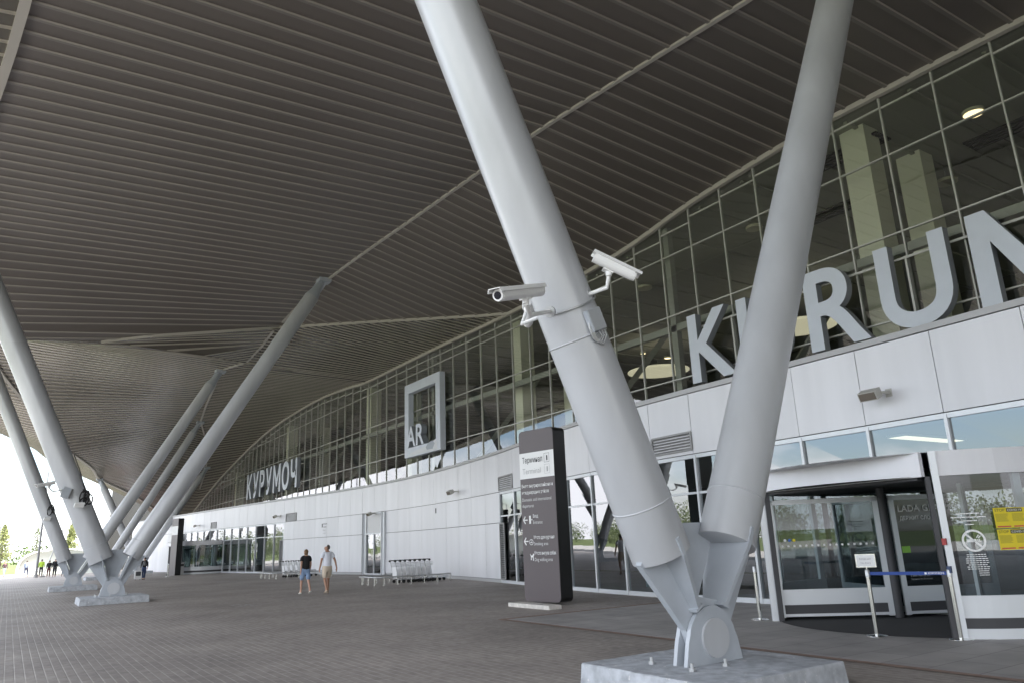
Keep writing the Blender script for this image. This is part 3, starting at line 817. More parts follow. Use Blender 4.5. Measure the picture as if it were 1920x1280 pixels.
        mb.build("head_cone", M_STEEL_B, t)
        mb = MB(); mb.box(tp.x - .3, tp.x + .3, y - .28, y + .28, tp.z - .14, tp.z + .05); mb.build("head_bracket", M_STEEL_B, t)
    if detail:
        mb = MB()
        for (dx, dy) in ((-.58, -.30), (-.1, -.34), (.55, .30), (-.55, .36)):
            mb.tube([(xb + dx, y + dy, .24), (xb + dx, y + dy, .33)], .02, 8)
            mb.tube([(xb + dx, y + dy, .25), (xb + dx, y + dy, .285)], .042, 6)
        mb.build("anchor_bolts", M_GALV, t)
    return t
def leg_to(x, z, slope, ztop): return (x, z, x + slope * (ztop - z), ztop)
v_column(6.88, 6.5, leg_to(6.28, 1.46, -.422, 13.3), leg_to(7.39, 1.55, .474, 13.35), "pale grey V column right beside the camera, carrying two security cameras", slab=1.05)
v_column(3.47, 33.6, (2.98, 1.57, -2.55, 13.75), (3.99, 1.67, 11.42, 14.4), "V column standing furthest left of the walking couple, its black cable bundle high on the left leg", .43, .35)
v_column(3.1, 49.3, (2.62, 1.6, -2.9, 14.1), (3.7, 1.6, 10.1, 13.05), "V column right behind the one on the wide plinth, its right leg ending above the middle of the roof", .36, .33, detail=False)
v_column(6.31, 70, (5.8, 1.6, 1.6, 11.1), (6.86, 1.6, 12.92, 13.0), "slender far V column whose right leg rises between two nearer legs", .34, .31, detail=False)
v_column(11.08, 86, (10.5, 1.6, 6.75, 9.35), (11.6, 1.6, 16.9, 10.7), "farthest V column under the low tip of the canopy", .36, .32, detail=False)

# ------------------------------------------------------------------ things fixed to the near column
def security_camera(rear, front, attach, elbow, mount, lab, group=None):
    rear, front = Vector(rear), Vector(front)
    t = thing("security_camera", lab, "camera", attach, 0, "security cameras on the columns")
    d = (front - rear).normalized(); L_ = (front - rear).length
    sd_ = d.cross(Vector((0, 0, 1))).normalized(); up = sd_.cross(d)
    mb = MB(); prof = [(.062 * math.cos(a), .06 * math.sin(a)) for a in [R(200 + 140 * k / 10) for k in range(11)]] + [(.062, .03), (-.062, .03)]
    mb.prism(prof, rear + d * .03, sd_, up, d * (L_ - .06)); mb.build("housing", M_CAMW, t)
    mb = MB(); mb.prism([(-.076, .03), (-.058, .07), (.058, .07), (.076, .03), (.07, .027), (.054, .062), (-.054, .062), (-.07, .027)], rear, sd_, up, d * (L_ + .05)); mb.build("sun_shield", M_CAMW, t)
    mb = MB(); mb.tube([front - d * .05, front + d * .0], [.058, .055], 20); ring = mb.build("front_ring", M_CAMW, t, smooth=True)
    mb = MB(); mb.disc(front + d * .004, d, .038, 20); mb.build("lens", M_LENS, ring)
    mb = MB(); mb.tube([attach, elbow, mount], .024, 12)
    mb.tube([Vector(mount), Vector(mount) + Vector((0, 0, .07))], .035, 10)
    mb.build("bracket_arm", M_CAMW, t, smooth=True)
    mb = MB(); dd = (Vector(elbow) - Vector(attach)).normalized()
    mb.tube([Vector(attach) - dd * .03, Vector(attach) + dd * .02], .06, 14); mb.build("wall_flange", M_GALV, t)
    mb = MB(); mb.obox(Vector(mount) + Vector((0, 0, .075)), d * .06, sd_ * .045, up * .03); mb.build("tilt_mount", M_CAMW, t)
    return t
security_camera((4.30, 5.87, 4.16), (3.50, 5.46, 3.86), (4.66, 6.22, 4.08), (4.12, 5.83, 3.86), (4.00, 5.73, 3.93), "white security camera on the near column pointing left with its round lens showing")
security_camera((5.12, 6.0, 4.74), (5.57, 5.8, 4.50), (5.21, 6.21, 4.36), (5.33, 6.02, 4.40), (5.32, 5.96, 4.52), "white security camera on the near column tilted down to the right")
security_camera((5.0, 7.0, 4.50), (5.25, 7.5, 4.36), (4.98, 6.82, 4.24), (4.80, 6.98, 4.16), (4.93, 7.05, 4.36), "white security camera half hidden behind the left edge of the near column")
security_camera((1.13, 32.9, 4.46), (.55, 32.6, 4.30), (1.36, 33.3, 4.2), (1.1, 33.05, 4.14), (.95, 32.95, 4.26), "white security camera on the column left of the walking couple")
t = thing("junction_box", "grey electrical junction box with looped cables on the near column", "box", (5.28, 6.12, 4.02))
c0 = Vector((5.27, 6.10, 4.04)); ax = Vector((.42, 0, .91)).normalized()      # rides along the leg
sx = Vector((-.62, .0, .29)).normalized(); nn = Vector((.18, -.98, -.05)).normalized(); sx = ax.cross(nn).normalized()
LA = Vector((-.389, 0, .921)); nn = Vector((.35, -.93, .10)).normalized(); nn = (nn - LA * nn.dot(LA)).normalized(); sx = LA.cross(nn)
c0 = Vector((5.22, 6.17, 4.04))
nn = Vector((-.02, -.995, .05)).normalized(); nn = (nn - LA * nn.dot(LA)).normalized(); sx = LA.cross(nn)
c0 = Vector((5.20, 6.5, 4.03)) + nn * .385 + sx * 0
mb = MB(); mb.obox(c0, LA * .125, sx * .10, nn * .035); mb.build("casing", M_STEEL_B, t)
mb = MB(); mb.obox(c0 + nn * .04, LA * .118, sx * .092, nn * .008); mb.build("cover", mat("box_cover", (.36, .375, .39), .5), t)
for k in range(3):
    mb = MB()
    q = c0 - LA * .12 - sx * (.0 - .035 * k)
    mb.tube([q, q - LA * .08 + nn * .02, q - LA * (.12 + .02 * k) - sx * .08, q - LA * .06 - sx * (.12 + .015 * k), q + LA * .06 - sx * (.115 + .012 * k), q + LA * .12 - sx * .09], .011, 8)
    mb.build("cable", M_GALV, t, smooth=True)
mb = MB()
cc = Vector((5.04, 6.5, 4.24)); cc = Vector((6.28 - .422 * (4.3 - 1.46), 6.5, 4.30))
sd2 = Vector((.921, 0, .389)); pts = []
for k in range(25):
    a = R(190 + 165 * k / 24)
    pts.append(cc + LA * (.0 - .07 * math.sin(R(180 * k / 24)) + .09 * k / 24 - .06) + (sd2 * math.cos(a) + Vector((0, 1, 0)) * math.sin(a)) * .366)
mb.tube(pts, .012, 8)
t2 = mb.build("conduit", M_GALV, None, smooth=True)
tag(t2, "thin grey cable wrapped across the near column below its cameras", "cable")

def cable_bundle(c, r_, lab):
    t = thing("cable_bundle", lab, "cable", c, 0, "black cable bundles hung on columns")
    for k in range(7):
        mb = MB(); a0 = random.random() * 6; pts = []
        rr_ = r_ * random.uniform(.6, 1.0); off = Vector((random.gauss(0, .06), random.gauss(0, .06), random.gauss(0, .1)))
        tilt = Vector((random.gauss(0, .4), 1, random.gauss(0, .3))).normalized(); u = tilt.cross(Vector((0, 0, 1))).normalized(); v = tilt.cross(u)
        for i in range(17):
            a = 2 * math.pi * i / 16
            pts.append(Vector(c) + off + u * math.cos(a) * rr_ * .55 + v * math.sin(a) * rr_)
        mb.tube(pts, .026, 6); mb.build("coil", M_BLACK, t, smooth=True)
    mb = MB(); mb.tube([Vector(c) + Vector((0, 0, r_ * .8)), Vector(c) + Vector((-.25, .05, 1.0)), Vector(c) + Vector((-.5, .12, 1.6))], .018, 6)
    mb.build("hanging_cable", M_BLACK, t)
    return t
cable_bundle((2.16, 33.2, 3.95), .29, "black tangled cable bundle on the right side of the big V column's left leg")
cable_bundle((1.60, 49.0, 4.3), .27, "small black cable bundle on the farther column between two sky gaps")
def small_flood(c, lab):
    t = thing("floodlight", lab, "floodlight", c, 0, "small floodlights on columns")
    c = Vector(c)
    mb = MB(); mb.obox(c, (.16, .02, 0), (0, .07, .03), (.02, -.03, .07)); mb.build("housing", M_CAMW, t)
    mb = MB(); mb.bar(c + Vector((.05, .05, .05)), c + Vector((.15, .3, .12)), .03, .03); mb.build("arm", M_GALV, t)
small_flood((2.0, 33.0, 3.64), "small white floodlight below the cable bundle on the big V column")
small_flood((1.5, 48.8, 3.85), "small white floodlight under the bundle on the farther column")
t = thing("column_box", "small grey box on the left leg of the big V column", "box", (1.55, 33.1, 4.1))
mb = MB(); mb.obox((1.52, 33.12, 4.1), (.13, .02, -.05), (.0, .05, 0), (.06, 0, .19)); mb.build("casing", M_STEEL_B, t)
mb = MB(); mb.obox((1.68, 33.10, 4.06), (.03, .02, -.01), (.0, .06, 0), (.05, 0, .17)); mb.build("door", M_GRILLE, t)

# ------------------------------------------------------------------ big signs on the glass
XL = 19.15
t = thing("latin_name_sign", "huge pale grey Latin letters KURUMOCH standing above the white band at right", "sign", (XL, 9, 6.6))
for ch, ya, wd in (("K", 17.42, 1.92), ("U", 15.25, 1.88), ("R", 12.72, 1.86), ("U", 10.44, 1.90), ("M", 7.99, 2.3), ("O", 5.25, 2.05), ("C", 2.7, 1.85), ("H", .3, 1.9)):
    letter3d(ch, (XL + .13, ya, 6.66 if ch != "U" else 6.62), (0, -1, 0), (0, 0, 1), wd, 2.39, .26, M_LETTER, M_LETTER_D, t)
mb = MB()
mb.box(XL + .17, XL + .22, -1.8, 17.3, 8.62, 8.68)
for yy in (12.75, 9.75, 6.75, 15.75, 3.75): mb.box(XL + .20, XL + .27, yy - .03, yy + .03, 6.0, 8.7)
mb.build("support_rail", M_MULL, t)
t = thing("cyrillic_name_sign", "huge pale grey Cyrillic letters on the far end of the glass wall", "sign", (XL, 68, 6.6))
yc = 76.95
for ch, wd, gp in (("К", 1.85, .38), ("У", 1.95, .42), ("Р", 1.65, .42), ("У", 1.95, .42), ("М", 2.25, .42), ("О", 2.05, .42), ("Ч", 1.7, .3)):
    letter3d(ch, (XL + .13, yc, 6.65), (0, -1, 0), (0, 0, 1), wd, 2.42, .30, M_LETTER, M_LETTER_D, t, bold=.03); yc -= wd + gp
mb = MB(); mb.box(XL + .17, XL + .22, 60.5, 77, 8.5, 8.56); mb.build("support_rail", M_MULL, t)
t = thing("picture_frame_sign", "big pale grey square frame holding the letters AR on the glass wall", "sign", (XL, 38, 6.6))
fr = MB(); fx0, fx1 = XL - .12, XL + .22
fr.box(fx0, fx1, 40.02, 40.55, 6.68, 11.05); fr.box(fx0, fx1, 36.0, 36.53, 6.68, 11.05)
fr.box(fx0, fx1, 36.53, 40.02, 10.5, 11.05); fr.box(fx0, fx1, 36.53, 40.02, 6.68, 7.22)
fr.build("frame", M_LETTER, t)
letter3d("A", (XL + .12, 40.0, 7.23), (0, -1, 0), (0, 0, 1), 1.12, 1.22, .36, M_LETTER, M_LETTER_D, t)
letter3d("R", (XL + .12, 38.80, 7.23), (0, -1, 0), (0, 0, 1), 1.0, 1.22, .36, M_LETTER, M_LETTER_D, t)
mb = MB(); mb.add([(fx0 - .012, 40.3, 6.72), (fx0 - .012, 36.3, 6.72), (fx0 - .012, 36.5, 7.35), (fx0 - .012, 37.3, 7.12), (fx0 - .012, 38.6, 7.0), (fx0 - .012, 39.6, 6.92)], [tuple(range(6))])
mb.build("landscape_print", mat("landscape_print", (.66, .68, .72), .5), t)
mb = MB(); mb.add([(fx0 - .018, 37.6, 6.85), (fx0 - .018, 36.9, 6.83), (fx0 - .018, 36.65, 7.1), (fx0 - .018, 36.9, 7.3), (fx0 - .018, 37.4, 7.22), (fx0 - .018, 37.75, 7.02)], [tuple(range(6))])
mb.build("bird_print", mat("bird_print", (.36, .40, .46), .5), t)

# ------------------------------------------------------------------ wall floodlights, wall signs, ceiling lamps
def wall_lamp(y, z, lab):
    x = bx(y)
    t = thing("wall_lamp", lab, "lamp", (x, y, z), 0, "floodlights on the white band")
    mb = MB(); c = Vector((x - .42, y + .05, z - .02)); ax, ay, az = Vector((.1, 0, .05)), Vector((0, .2, 0)), Vector((-.04, 0, .085))
    mb.obox(c, ax, ay, az); mb.build("housing", mat("lamp_housing", (.45, .44, .41), .5), t)
    mb = MB(); mb.obox(c - ax * 1.06, ax * .05, ay * .88, az * .8); mb.build("lens", mat("lamp_lens", (.17, .145, .12), .12), t)
    mb = MB(); mb.bar((x - .34, y - .16, z), (x - .03, y - .16, z + .02), .05, .05); mb.box(x - .05, x - .026, y - .24, y - .08, z - .07, z + .1); mb.build("bracket", mat("lamp_housing", (.45, .44, .41), .5), t)
wall_lamp(8.62, 4.38, "amber lensed floodlight on the white band above the revolving door")
wall_lamp(33.3, 4.2, "small floodlight on the white band right of the baggage notice")
wall_lamp(45.1, 3.72, "small dark lamp over the glazed staff door")
wall_lamp(59.7, 4.28, "small floodlight beside the far vent on the white band")
wall_lamp(77.4, 4.28, "small floodlight above the far entrance near the black totem")
def wall_sign(y, z, lab, lines):
    x = bx(y) - .034
    t = thing("wall_sign", lab, "sign", (x, y, z), 0, "small baggage notices on the white wall")
    mb = MB(); mb.box(x - .004, x, y - .12, y + .1, z - .12, z + .14); mb.build("pictogram", M_INK, t)
    mb = MB(); zz = z + .06
    for k, l_ in enumerate(lines):
        put_text(mb, l_, (x - .001, y - .22, zz), (0, -1, 0), (0, 0, 1), .12, None, mi=0 if k < 2 else 1); zz -= .21
    mb.build("lettering", [M_INK, M_INK_G], t)
wall_sign(36.3, 3.42, "small notice with a black pictogram on the white wall near the AR frame", ["Багажные", "тележки", "Baggage", "trolleys"])
wall_sign(52.8, 3.28, "small notice with a black pictogram on the far side of the staff door", ["Багажные", "тележки", "Baggage", "trolleys"])
def ceiling_lamp(c, r_, on, lab, disc=False):
    t = thing("ceiling_lamp", lab, "lamp", c, 0, "round lamps inside the glazed hall")
    c = Vector(c)
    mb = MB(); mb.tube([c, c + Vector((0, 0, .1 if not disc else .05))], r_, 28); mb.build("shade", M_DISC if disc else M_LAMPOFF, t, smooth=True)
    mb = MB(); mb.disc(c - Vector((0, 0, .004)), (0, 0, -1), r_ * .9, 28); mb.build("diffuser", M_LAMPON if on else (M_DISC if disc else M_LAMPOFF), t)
    mb = MB(); mb.tube([c, c + Vector((0, 0, .6))], .02, 6); mb.build("stem", M_GRILLE, t)
ceiling_lamp((22.5, 8.6, 13.38), .30, True, "lit round ceiling lamp behind the glass at the top right")
ceiling_lamp((23.0, 17.1, 13.1), .32, False, "unlit round ceiling lamp inside right of the second security camera")
ceiling_lamp((25.5, 11.0, 12.95), .34, False, "unlit round ceiling lamp inside left of the lit one")
ceiling_lamp((22.6, 23.0, 12.4), .34, False, "unlit round ceiling lamp inside just right of the near column")
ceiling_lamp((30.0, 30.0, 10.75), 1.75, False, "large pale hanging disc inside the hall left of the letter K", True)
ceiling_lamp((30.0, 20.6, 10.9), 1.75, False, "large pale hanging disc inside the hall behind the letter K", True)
ceiling_lamp((29.5, 30.6, 11.9), .16, True, "tiny lit downlight inside above the pale disc left of the letter K")
ceiling_lamp((29.5, 28.7, 11.2), .2, True, "small lit oval lamp inside just over the pale disc left of the letter K")

# ------------------------------------------------------------------ totems
def rrect(w_, h_, r_, n=6):
    out = []
    for cx, cy, a0 in ((w_ - r_, r_, -90), (w_ - r_, h_ - r_, 0), (r_, h_ - r_, 90), (r_, r_, 180)):
        out += [(cx + r_ * math.cos(R(a0 + 90 * k / n)), cy + r_ * math.sin(R(a0 + 90 * k / n))) for k in range(n + 1)]
    return out
def totem(O, ang, lab, texts=True):
    """O: left foot of the face; the face runs along the direction at ang"""
    t = thing("totem_sign", lab, "sign", O, 0, "tall information totems")
    O = Vector(O); X = Vector((math.cos(ang), math.sin(ang), 0)); Z = Vector((0, 0, 1)); Nf = X.cross(Z); W, H, D = 1.38, 4.70, .46
    mb = MB(); mb.prism(rrect(W, H, .13), O - Nf * .012, X, Z, -Nf * D); mb.build("side_casing", M_TOTEM_S, t)
    mb = MB(); mb.prism([(p_[0] * .985 + .01, p_[1] * .996 + .01) for p_ in rrect(W, H, .125)], O, X, Z, -Nf * .011); fc = mb.build("face_panel", M_TOTEM, t)
    bnd = MB(); F = O + Nf * .004
    bnd.quad(F + X * .012 + Z * 3.33, F + X * 1.368 + Z * 3.33, F + X * 1.368 + Z * 4.06, F + X * .012 + Z * 4.06)
    wb = bnd.build("white_field", M_WHITE_P, t)
    F = O + Nf * .008
    if texts:
        k = MB(); put_text(k, "Терминал", F + X * .13 + Z * 3.77, X, Z, .17, .80, mi=0); put_text(k, "Terminal", F + X * .13 + Z * 3.46, X, Z, .17, .72, mi=1, bold=-.012)
        for zz, mi in ((3.73, 0), (3.42, 1)):
            put_text(k, "1", F + X * 1.09 + Z * (zz + .05), X, Z, .15, .045, mi=mi)
            for (x0, x1, z0, z1) in ((1.0, 1.2, zz, zz + .008), (1.0, 1.2, zz + .245, zz + .253), (1.0, 1.008, zz, zz + .25), (1.192, 1.2, zz, zz + .25)):
                k.quad(F + X * x0 + Z * z0, F + X * x1 + Z * z0, F + X * x1 + Z * z1, F + X * x0 + Z * z1, mi)
        k.build("heading", [M_INK, M_INK_G], t)
        for s_, x, z, wd, b_ in (("Вылет внутрироссийских и", .07, 3.08, 1.22, .012), ("международных рейсов", .07, 2.90, 1.06, .012), ("Domestic and international", .07, 2.70, 1.14, -.008), ("departures", .07, 2.53, .45, -.008),
                          ("Вход", .47, 2.24, .20, .012), ("Entrance", .47, 2.07, .36, -.008), ("Место для курения", .47, 1.66, .78, .012), ("Smoking area", .47, 1.49, .54, -.008),
                          ("Место выгула собак", .47, 1.24, .82, .012), ("Dog walking area", .47, 1.07, .68, -.008)):
            k = MB(); put_text(k, s_, F + X * x + Z * z, X, Z, .095, wd, bold=b_); k.build("text_line", M_WHITE_P, t)
        for zz in (2.14, 1.56):
            k = MB(); k.quad(F + X * .09 + Z * (zz + .03), F + X * .25 + Z * (zz + .03), F + X * .25 + Z * (zz + .06), F + X * .09 + Z * (zz + .06))
            for sg in (-1, 1): k.bar(F + X * .085 + Z * (zz + .045), F + X * .16 + Z * (zz + .045 + sg * .10), .006, .032, up=(0, 0, 1))
            k.build("arrow", M_WHITE_P, t)
        k = MB()
        k.quad(F + X * .31 + Z * 2.08, F + X * .38 + Z * 2.08, F + X * .38 + Z * 2.30, F + X * .31 + Z * 2.30)
        k.quad(F + X * .40 + Z * 2.17, F + X * .435 + Z * 2.17, F + X * .435 + Z * 2.21, F + X * .40 + Z * 2.21)
        k.build("pictogram", M_WHITE_P, t); k = MB()
        C_ = F + X * .36 + Z * 1.58
        for i in range(16):
            a, b = 2 * math.pi * i / 16, 2 * math.pi * (i + 1) / 16
            k.quad(*[C_ + X * math.cos(q) * rr_ + Z * math.sin(q) * rr_ for q, rr_ in ((a, .065), (a, .08), (b, .08), (b, .065))])
        k.quad(C_ + X * -.04 - Z * .02, C_ + X * .04 - Z * .02, C_ + X * .04 + Z * .0, C_ + X * -.04 + Z * .0)
        k.quad(C_ + X * .0 + Z * .01, C_ + X * .012 + Z * .01, C_ + X * .012 + Z * .05, C_ + X * .0 + Z * .05)
        k.build("pictogram", M_WHITE_P, t); k = MB()
        D_ = F + X * .29 + Z * 1.08        # little dog
        k.add([D_ + X * a + Z * b for a, b in ((.02, .02), (.05, .02), (.055, .09), (.10, .09), (.105, .0), (.135, .0), (.13, .12), (.16, .15), (.15, .18), (.12, .20), (.10, .15), (.04, .14), (.01, .19), (.0, .18), (.03, .10))], [tuple(range(15))])
        k.build("pictogram", M_WHITE_P, t)
    return t
totem((12.10, 18.02, .06), math.atan2(-1.36, .25), "tall dark totem sign headed Terminal 1 standing on the paving beside the near column")
mb = MB(); mb.box(11.36, 11.74, 15.85, 17.72, 0, .10)
o = mb.build("stone_slab", mat("stone_base", (.62, .59, .55), .8, noise=.15, nscale=9), None, org=(11.5, 17, 0)); tag(o, "low pale stone base slab under the near totem", "base slab")
totem((11.55, 71.6, .0), math.atan2(-1.36, .25), "far totem sign seen edge on with its black side beside the far entrance", texts=False)

# ------------------------------------------------------------------ revolving doors
def revolving_door(cy, s, lab, near):
    cx, RR = 14.6, 2.95
    t = thing("revolving_door", lab, "door", (cx, cy, 0), 0, "large revolving doors of the terminal")
    def P(a, z=0, r_=RR): return Vector((cx + r_ * math.cos(R(a)), cy + s * r_ * math.sin(R(a)), z))
    A0_, A1_ = 136, 212
    # drum floor, roof, ceiling
    mb = MB()
    poly = [P(a, 0, RR + .02) for a in range(40, 322, 6)]
    mb.add([Vector((v.x, v.y, 2.80)) for v in poly], [tuple(range(len(poly)))]); mb.build("drum_roof", M_WHITE, t)
    mb = MB(); mb.add([P(a, 2.43, RR - .05) for a in range(40, 322, 6)], [tuple(range(len(poly)))]); mb.build("drum_ceiling", M_DARK, t)
    mb = MB(); mb.add([P(a, .012, RR - .06) for a in range(0, 360, 8)], [tuple(range(45))]); mb.build("floor_mat", M_MAT, t)
    # curved walls
    def arc(name, a0, a1, z0, z1, m_, th=.05, parent=t, r_=RR, st=4):
        mb = MB(); n = max(1, int(abs(a1 - a0) / st)); 
        for k in range(n):
            a, b = a0 + (a1 - a0) * k / n, a0 + (a1 - a0) * (k + 1) / n
            v = [P(a, z0, r_), P(b, z0, r_), P(b, z1, r_), P(a, z1, r_), P(a, z0, r_ - th), P(b, z0, r_ - th), P(b, z1, r_ - th), P(a, z1, r_ - th)]
            mb.add(v, [(0, 1, 2, 3), (5, 4, 7, 6), (3, 2, 6, 7), (0, 4, 5, 1)])
        return mb.build(name, m_, parent, smooth=False)
    for a0, a1 in ((A1_ + 2, 318), (A0_ - 2, 44)):
        wl = MB(); n = 12
        for k in range(n):
            a, b = a0 + (a1 - a0) * k / n, a0 + (a1 - a0) * (k + 1) / n
            wl.quad(P(a, .62, RR - .03), P(b, .62, RR - .03), P(b, 2.42, RR - .03), P(a, 2.42, RR - .03))
        gw = wl.build("curved_glass", M_GLASS_D, t)
        arc("lower_rail", a0, a1, .30, .62, M_ALU_W); arc("dark_strip", a0, a1, .15, .30, M_INK, .04, r_=RR - .006); arc("kick_plate", a0, a1, 0, .15, M_ALU_W)
        arc("fascia", a0, a1, 2.42, 2.81, M_WHITE, .07, r_=RR + .02)
        for aa in (a0 + (a1 - a0) * .22, a0 + (a1 - a0) * .6):
            d_ = Vector((math.cos(R(aa)), s * math.sin(R(aa)), 0))
            mb = MB(); mb.bar(P(aa, .62, RR - .14), P(aa, 2.42, RR - .14), .12, .07, up=d_); mb.build("glass_post", M_ALU_W, t)
    for aa, ss, lw in ((A0_, 1, .09), (A1_, -1, .24)):
        d_ = Vector((math.cos(R(aa)), s * math.sin(R(aa)), 0))
        mb = MB(); mb.bar(P(aa - ss * 1.2, 0, RR - .01), P(aa - ss * 1.2, 2.81 if ss < 0 else 2.42, RR - .01), .10, .14, up=d_); mb.build("door_post", M_ALU_W, t)
        mb = MB(); mb.bar(P(aa + ss * 1.0, 0, RR - .10), P(aa + ss * 1.0, 2.42, RR - .10), .07, lw, up=d_); mb.build("post_lining", M_INK, t)
    # straight header across the opening
    a, b = P(A0_ - 1, 0, RR + .03), P(A1_ - 2, 0, RR + .01)
    mb = MB(); mb.bar((a.x, a.y, 2.615), (b.x, b.y, 2.615), .08, .39); mb.build("header", M_WHITE, t)
    mb = MB(); mb.bar((a.x + .25, a.y - s * .1, 2.40), (b.x + .25, b.y + s * .1, 2.40), .42, .05); mb.build("header_soffit", M_INK, t)
    # leaves
    hub = Vector((14.17, cy + s * .56, 0))
    def leaf(e0, e1, extra=None):
        e0, e1 = Vector(e0), Vector(e1); d_ = (e1 - e0).normalized(); L_ = (e1 - e0).length
        mb = MB()
        for p_ in (e0 + d_ * .05, e1 - d_ * .05): mb.bar(p_ + Vector((0, 0, .06)), p_ + Vector((0, 0, 2.26)), .05, .10, up=d_)
        mb.bar(e0 + Vector((0, 0, 2.22)), e1 + Vector((0, 0, 2.22)), .05, .09); mb.bar(e0 + Vector((0, 0, .10)), e1 + Vector((0, 0, .10)), .06, .05)
        mb.bar(e0 + d_ * .1 + Vector((0, 0, .43)), e1 - d_ * .1 + Vector((0, 0, .43)), .045, .28)
        lf = mb.build("door_leaf", M_ALU_W, t)
        mb = MB(); pane(mb, e0 + d_ * .1, e1 - d_ * .1, .57, 2.18, j=.002); mb.build("leaf_glass", M_GLASS_D, lf)
        mb = MB(); mb.bar(e0 + d_ * .1 + Vector((0, 0, .205)), e1 - d_ * .1 + Vector((0, 0, .205)), .03, .16); mb.build("leaf_skirt", M_INK, lf)
        return lf, d_, d_.cross(Vector((0, 0, 1)))
    l1 = leaf((12.58, cy + s * 2.02, 0), (hub.x - .05, hub.y + s * .06, 0))
    l2 = leaf((hub.x + .12, hub.y - s * .06, 0), (hub.x + 1.66, hub.y - s * 1.08, 0))
    l3 = leaf((hub.x + .1, hub.y + s * .1, 0), (hub.x + .9, hub.y + s * 1.7, 0))
    mb = MB(); mb.tube([hub + Vector((0, 0, .02)), hub + Vector((0, 0, 2.42))], .08, 14); mb.build("hub", M_INK, t, smooth=True)
    # dark box added inside the drum to stand for the unlit interior
    mb = MB(); mb.box(15.9, 16.9, cy - 1.9, cy + 1.9, .02, 2.36); mb.build("dark_backing", M_DARK, t)
    if not near:
        F = P(236, 1.28, RR + .012); X = (P(242, 1.28) - P(232, 1.28)).normalized(); mb = MB(); Z = Vector((0, 0, 1))
        mb.quad(F, F + X * .62, F + X * .62 + Z * .62, F + Z * .62); mb.build("yellow_poster", M_YELLOW, t)
        return t
    Z = Vector((0, 0, 1))
    # lettering on the second leaf
    lf, d_, n_ = l2
    F0 = Vector((hub.x + .12, hub.y - .06, 0)) + n_ * .012
    mb = MB(); put_text(mb, "LADA GRANTA", F0 + d_ * .16 + Z * 1.95, d_, Z, .125, 1.16, bold=.012); put_text(mb, "ДЕРЖИТ СЛОВО", F0 + d_ * .17 + Z * 1.79, d_, Z, .075, .72, bold=.012)
    mb.build("lettering", M_WHITE_P, lf)
    G0 = F0 - n_ * .05; mb = MB(); mb.quad(G0 + d_ * .12 + Z * .98, G0 + d_ * 1.72 + Z * .98, G0 + d_ * 1.72 + Z * 2.16, G0 + d_ * .12 + Z * 2.16); mb.build("dark_poster", M_INK, lf)
    mb = MB()
    for k, (s_, wd) in enumerate((("LADA Помощь на дороге LEA 7", .72), ("8 800 700 52 32", .36), ("Звонок по России", .40))): put_text(mb, s_, F0 + d_ * .20 + Z * (.80 - .06 * k), d_, Z, .03, wd)
    mb.quad(F0 + d_ * .12 + Z * 1.18, F0 + d_ * .28 + Z * 1.18, F0 + d_ * .28 + Z * 1.30, F0 + d_ * .12 + Z * 1.30, 1)
    mb.build("small_print", [M_INK_G, M_GREEN], lf)
    lf, d_, n_ = l1; F0 = Vector((12.58, cy + 2.02, 0)) + n_ * .012; L_ = 2.1
    mb = MB()
    for k in range(16): mb.disc(F0 + d_ * (.2 + k * .112) + Z * 1.38, n_, .022, 12)
    for k, m_ in ((0, 0), (1, 1), (2, 2)): mb.disc(F0 + d_ * (.26 + k * .085) + Z * 1.49, n_, .028, 12, m_)
    mb.build("stickers", [M_WHITE_P, mat("sticker_blue", (.03, .12, .5), .5), M_YELLOW], lf)
    # stickers on the curved glass
    def tang(a): 
        C_ = P(a, 0, RR + .006); X = Vector((math.sin(R(a)) * 1, -math.cos(R(a)), 0)); X = (P(a + 2) - P(a - 2)).normalized(); return C_, X
    C_, X = tang(220.3); C_ = C_ + Z * 1.42; N_ = X.cross(Z)
    mb = MB()
    def ringq(c_, r0, r1, n=36):
        for i in range(n):
            a, b = 2 * math.pi * i / n, 2 * math.pi * (i + 1) / n
            mb.quad(*[c_ + X * math.cos(q) * rr_ + Z * math.sin(q) * rr_ for q, rr_ in ((a, r0), (a, r1), (b, r1), (b, r0))])
    ringq(C_, .135, .165)
    u = (X * -.707 + Z * .707); v = (X * .707 + Z * .707)
    mb.quad(C_ + u * .14 - v * .014, C_ + u * .14 + v * .014, C_ - u * .14 + v * .014, C_ - u * .14 - v * .014)
    mb.quad(C_ - X * .10 - Z * .022, C_ + X * .035 - Z * .022, C_ + X * .035 + Z * .022, C_ - X * .10 + Z * .022)
    for k in range(2): mb.quad(C_ + X * (.05 + .022 * k) - Z * .022, C_ + X * (.062 + .022 * k) - Z * .022, C_ + X * (.062 + .022 * k) + Z * .022, C_ + X * (.05 + .022 * k) + Z * .022)
    mb.quad(C_ + X * .03 + Z * .04, C_ + X * .05 + Z * .04, C_ + X * .085 + Z * .085, C_ + X * .065 + Z * .085)
    mb.quad(C_ + X * .06 + Z * .035, C_ + X * .08 + Z * .035, C_ + X * .105 + Z * .07, C_ + X * .085 + Z * .07)
    mb.build("no_smoking_sticker", M_WHITE_P, t)
    mb = MB()
    for k in range(11):
        hw = random.uniform(.13, .17) if k < 8 else .07
        z = -.21 - .030 * k; q = C_ + Z * z + X * (0 if k < 8 else .06)
        n_l = 7
        for i in range(n_l):
            xa = -hw + 2 * hw * i / n_l
            mb.quad(q + X * xa, q + X * (xa + 2 * hw / n_l * random.uniform(.6, .95)), q + X * (xa + 2 * hw / n_l * .8) + Z * .011, q + X * xa + Z * .011)
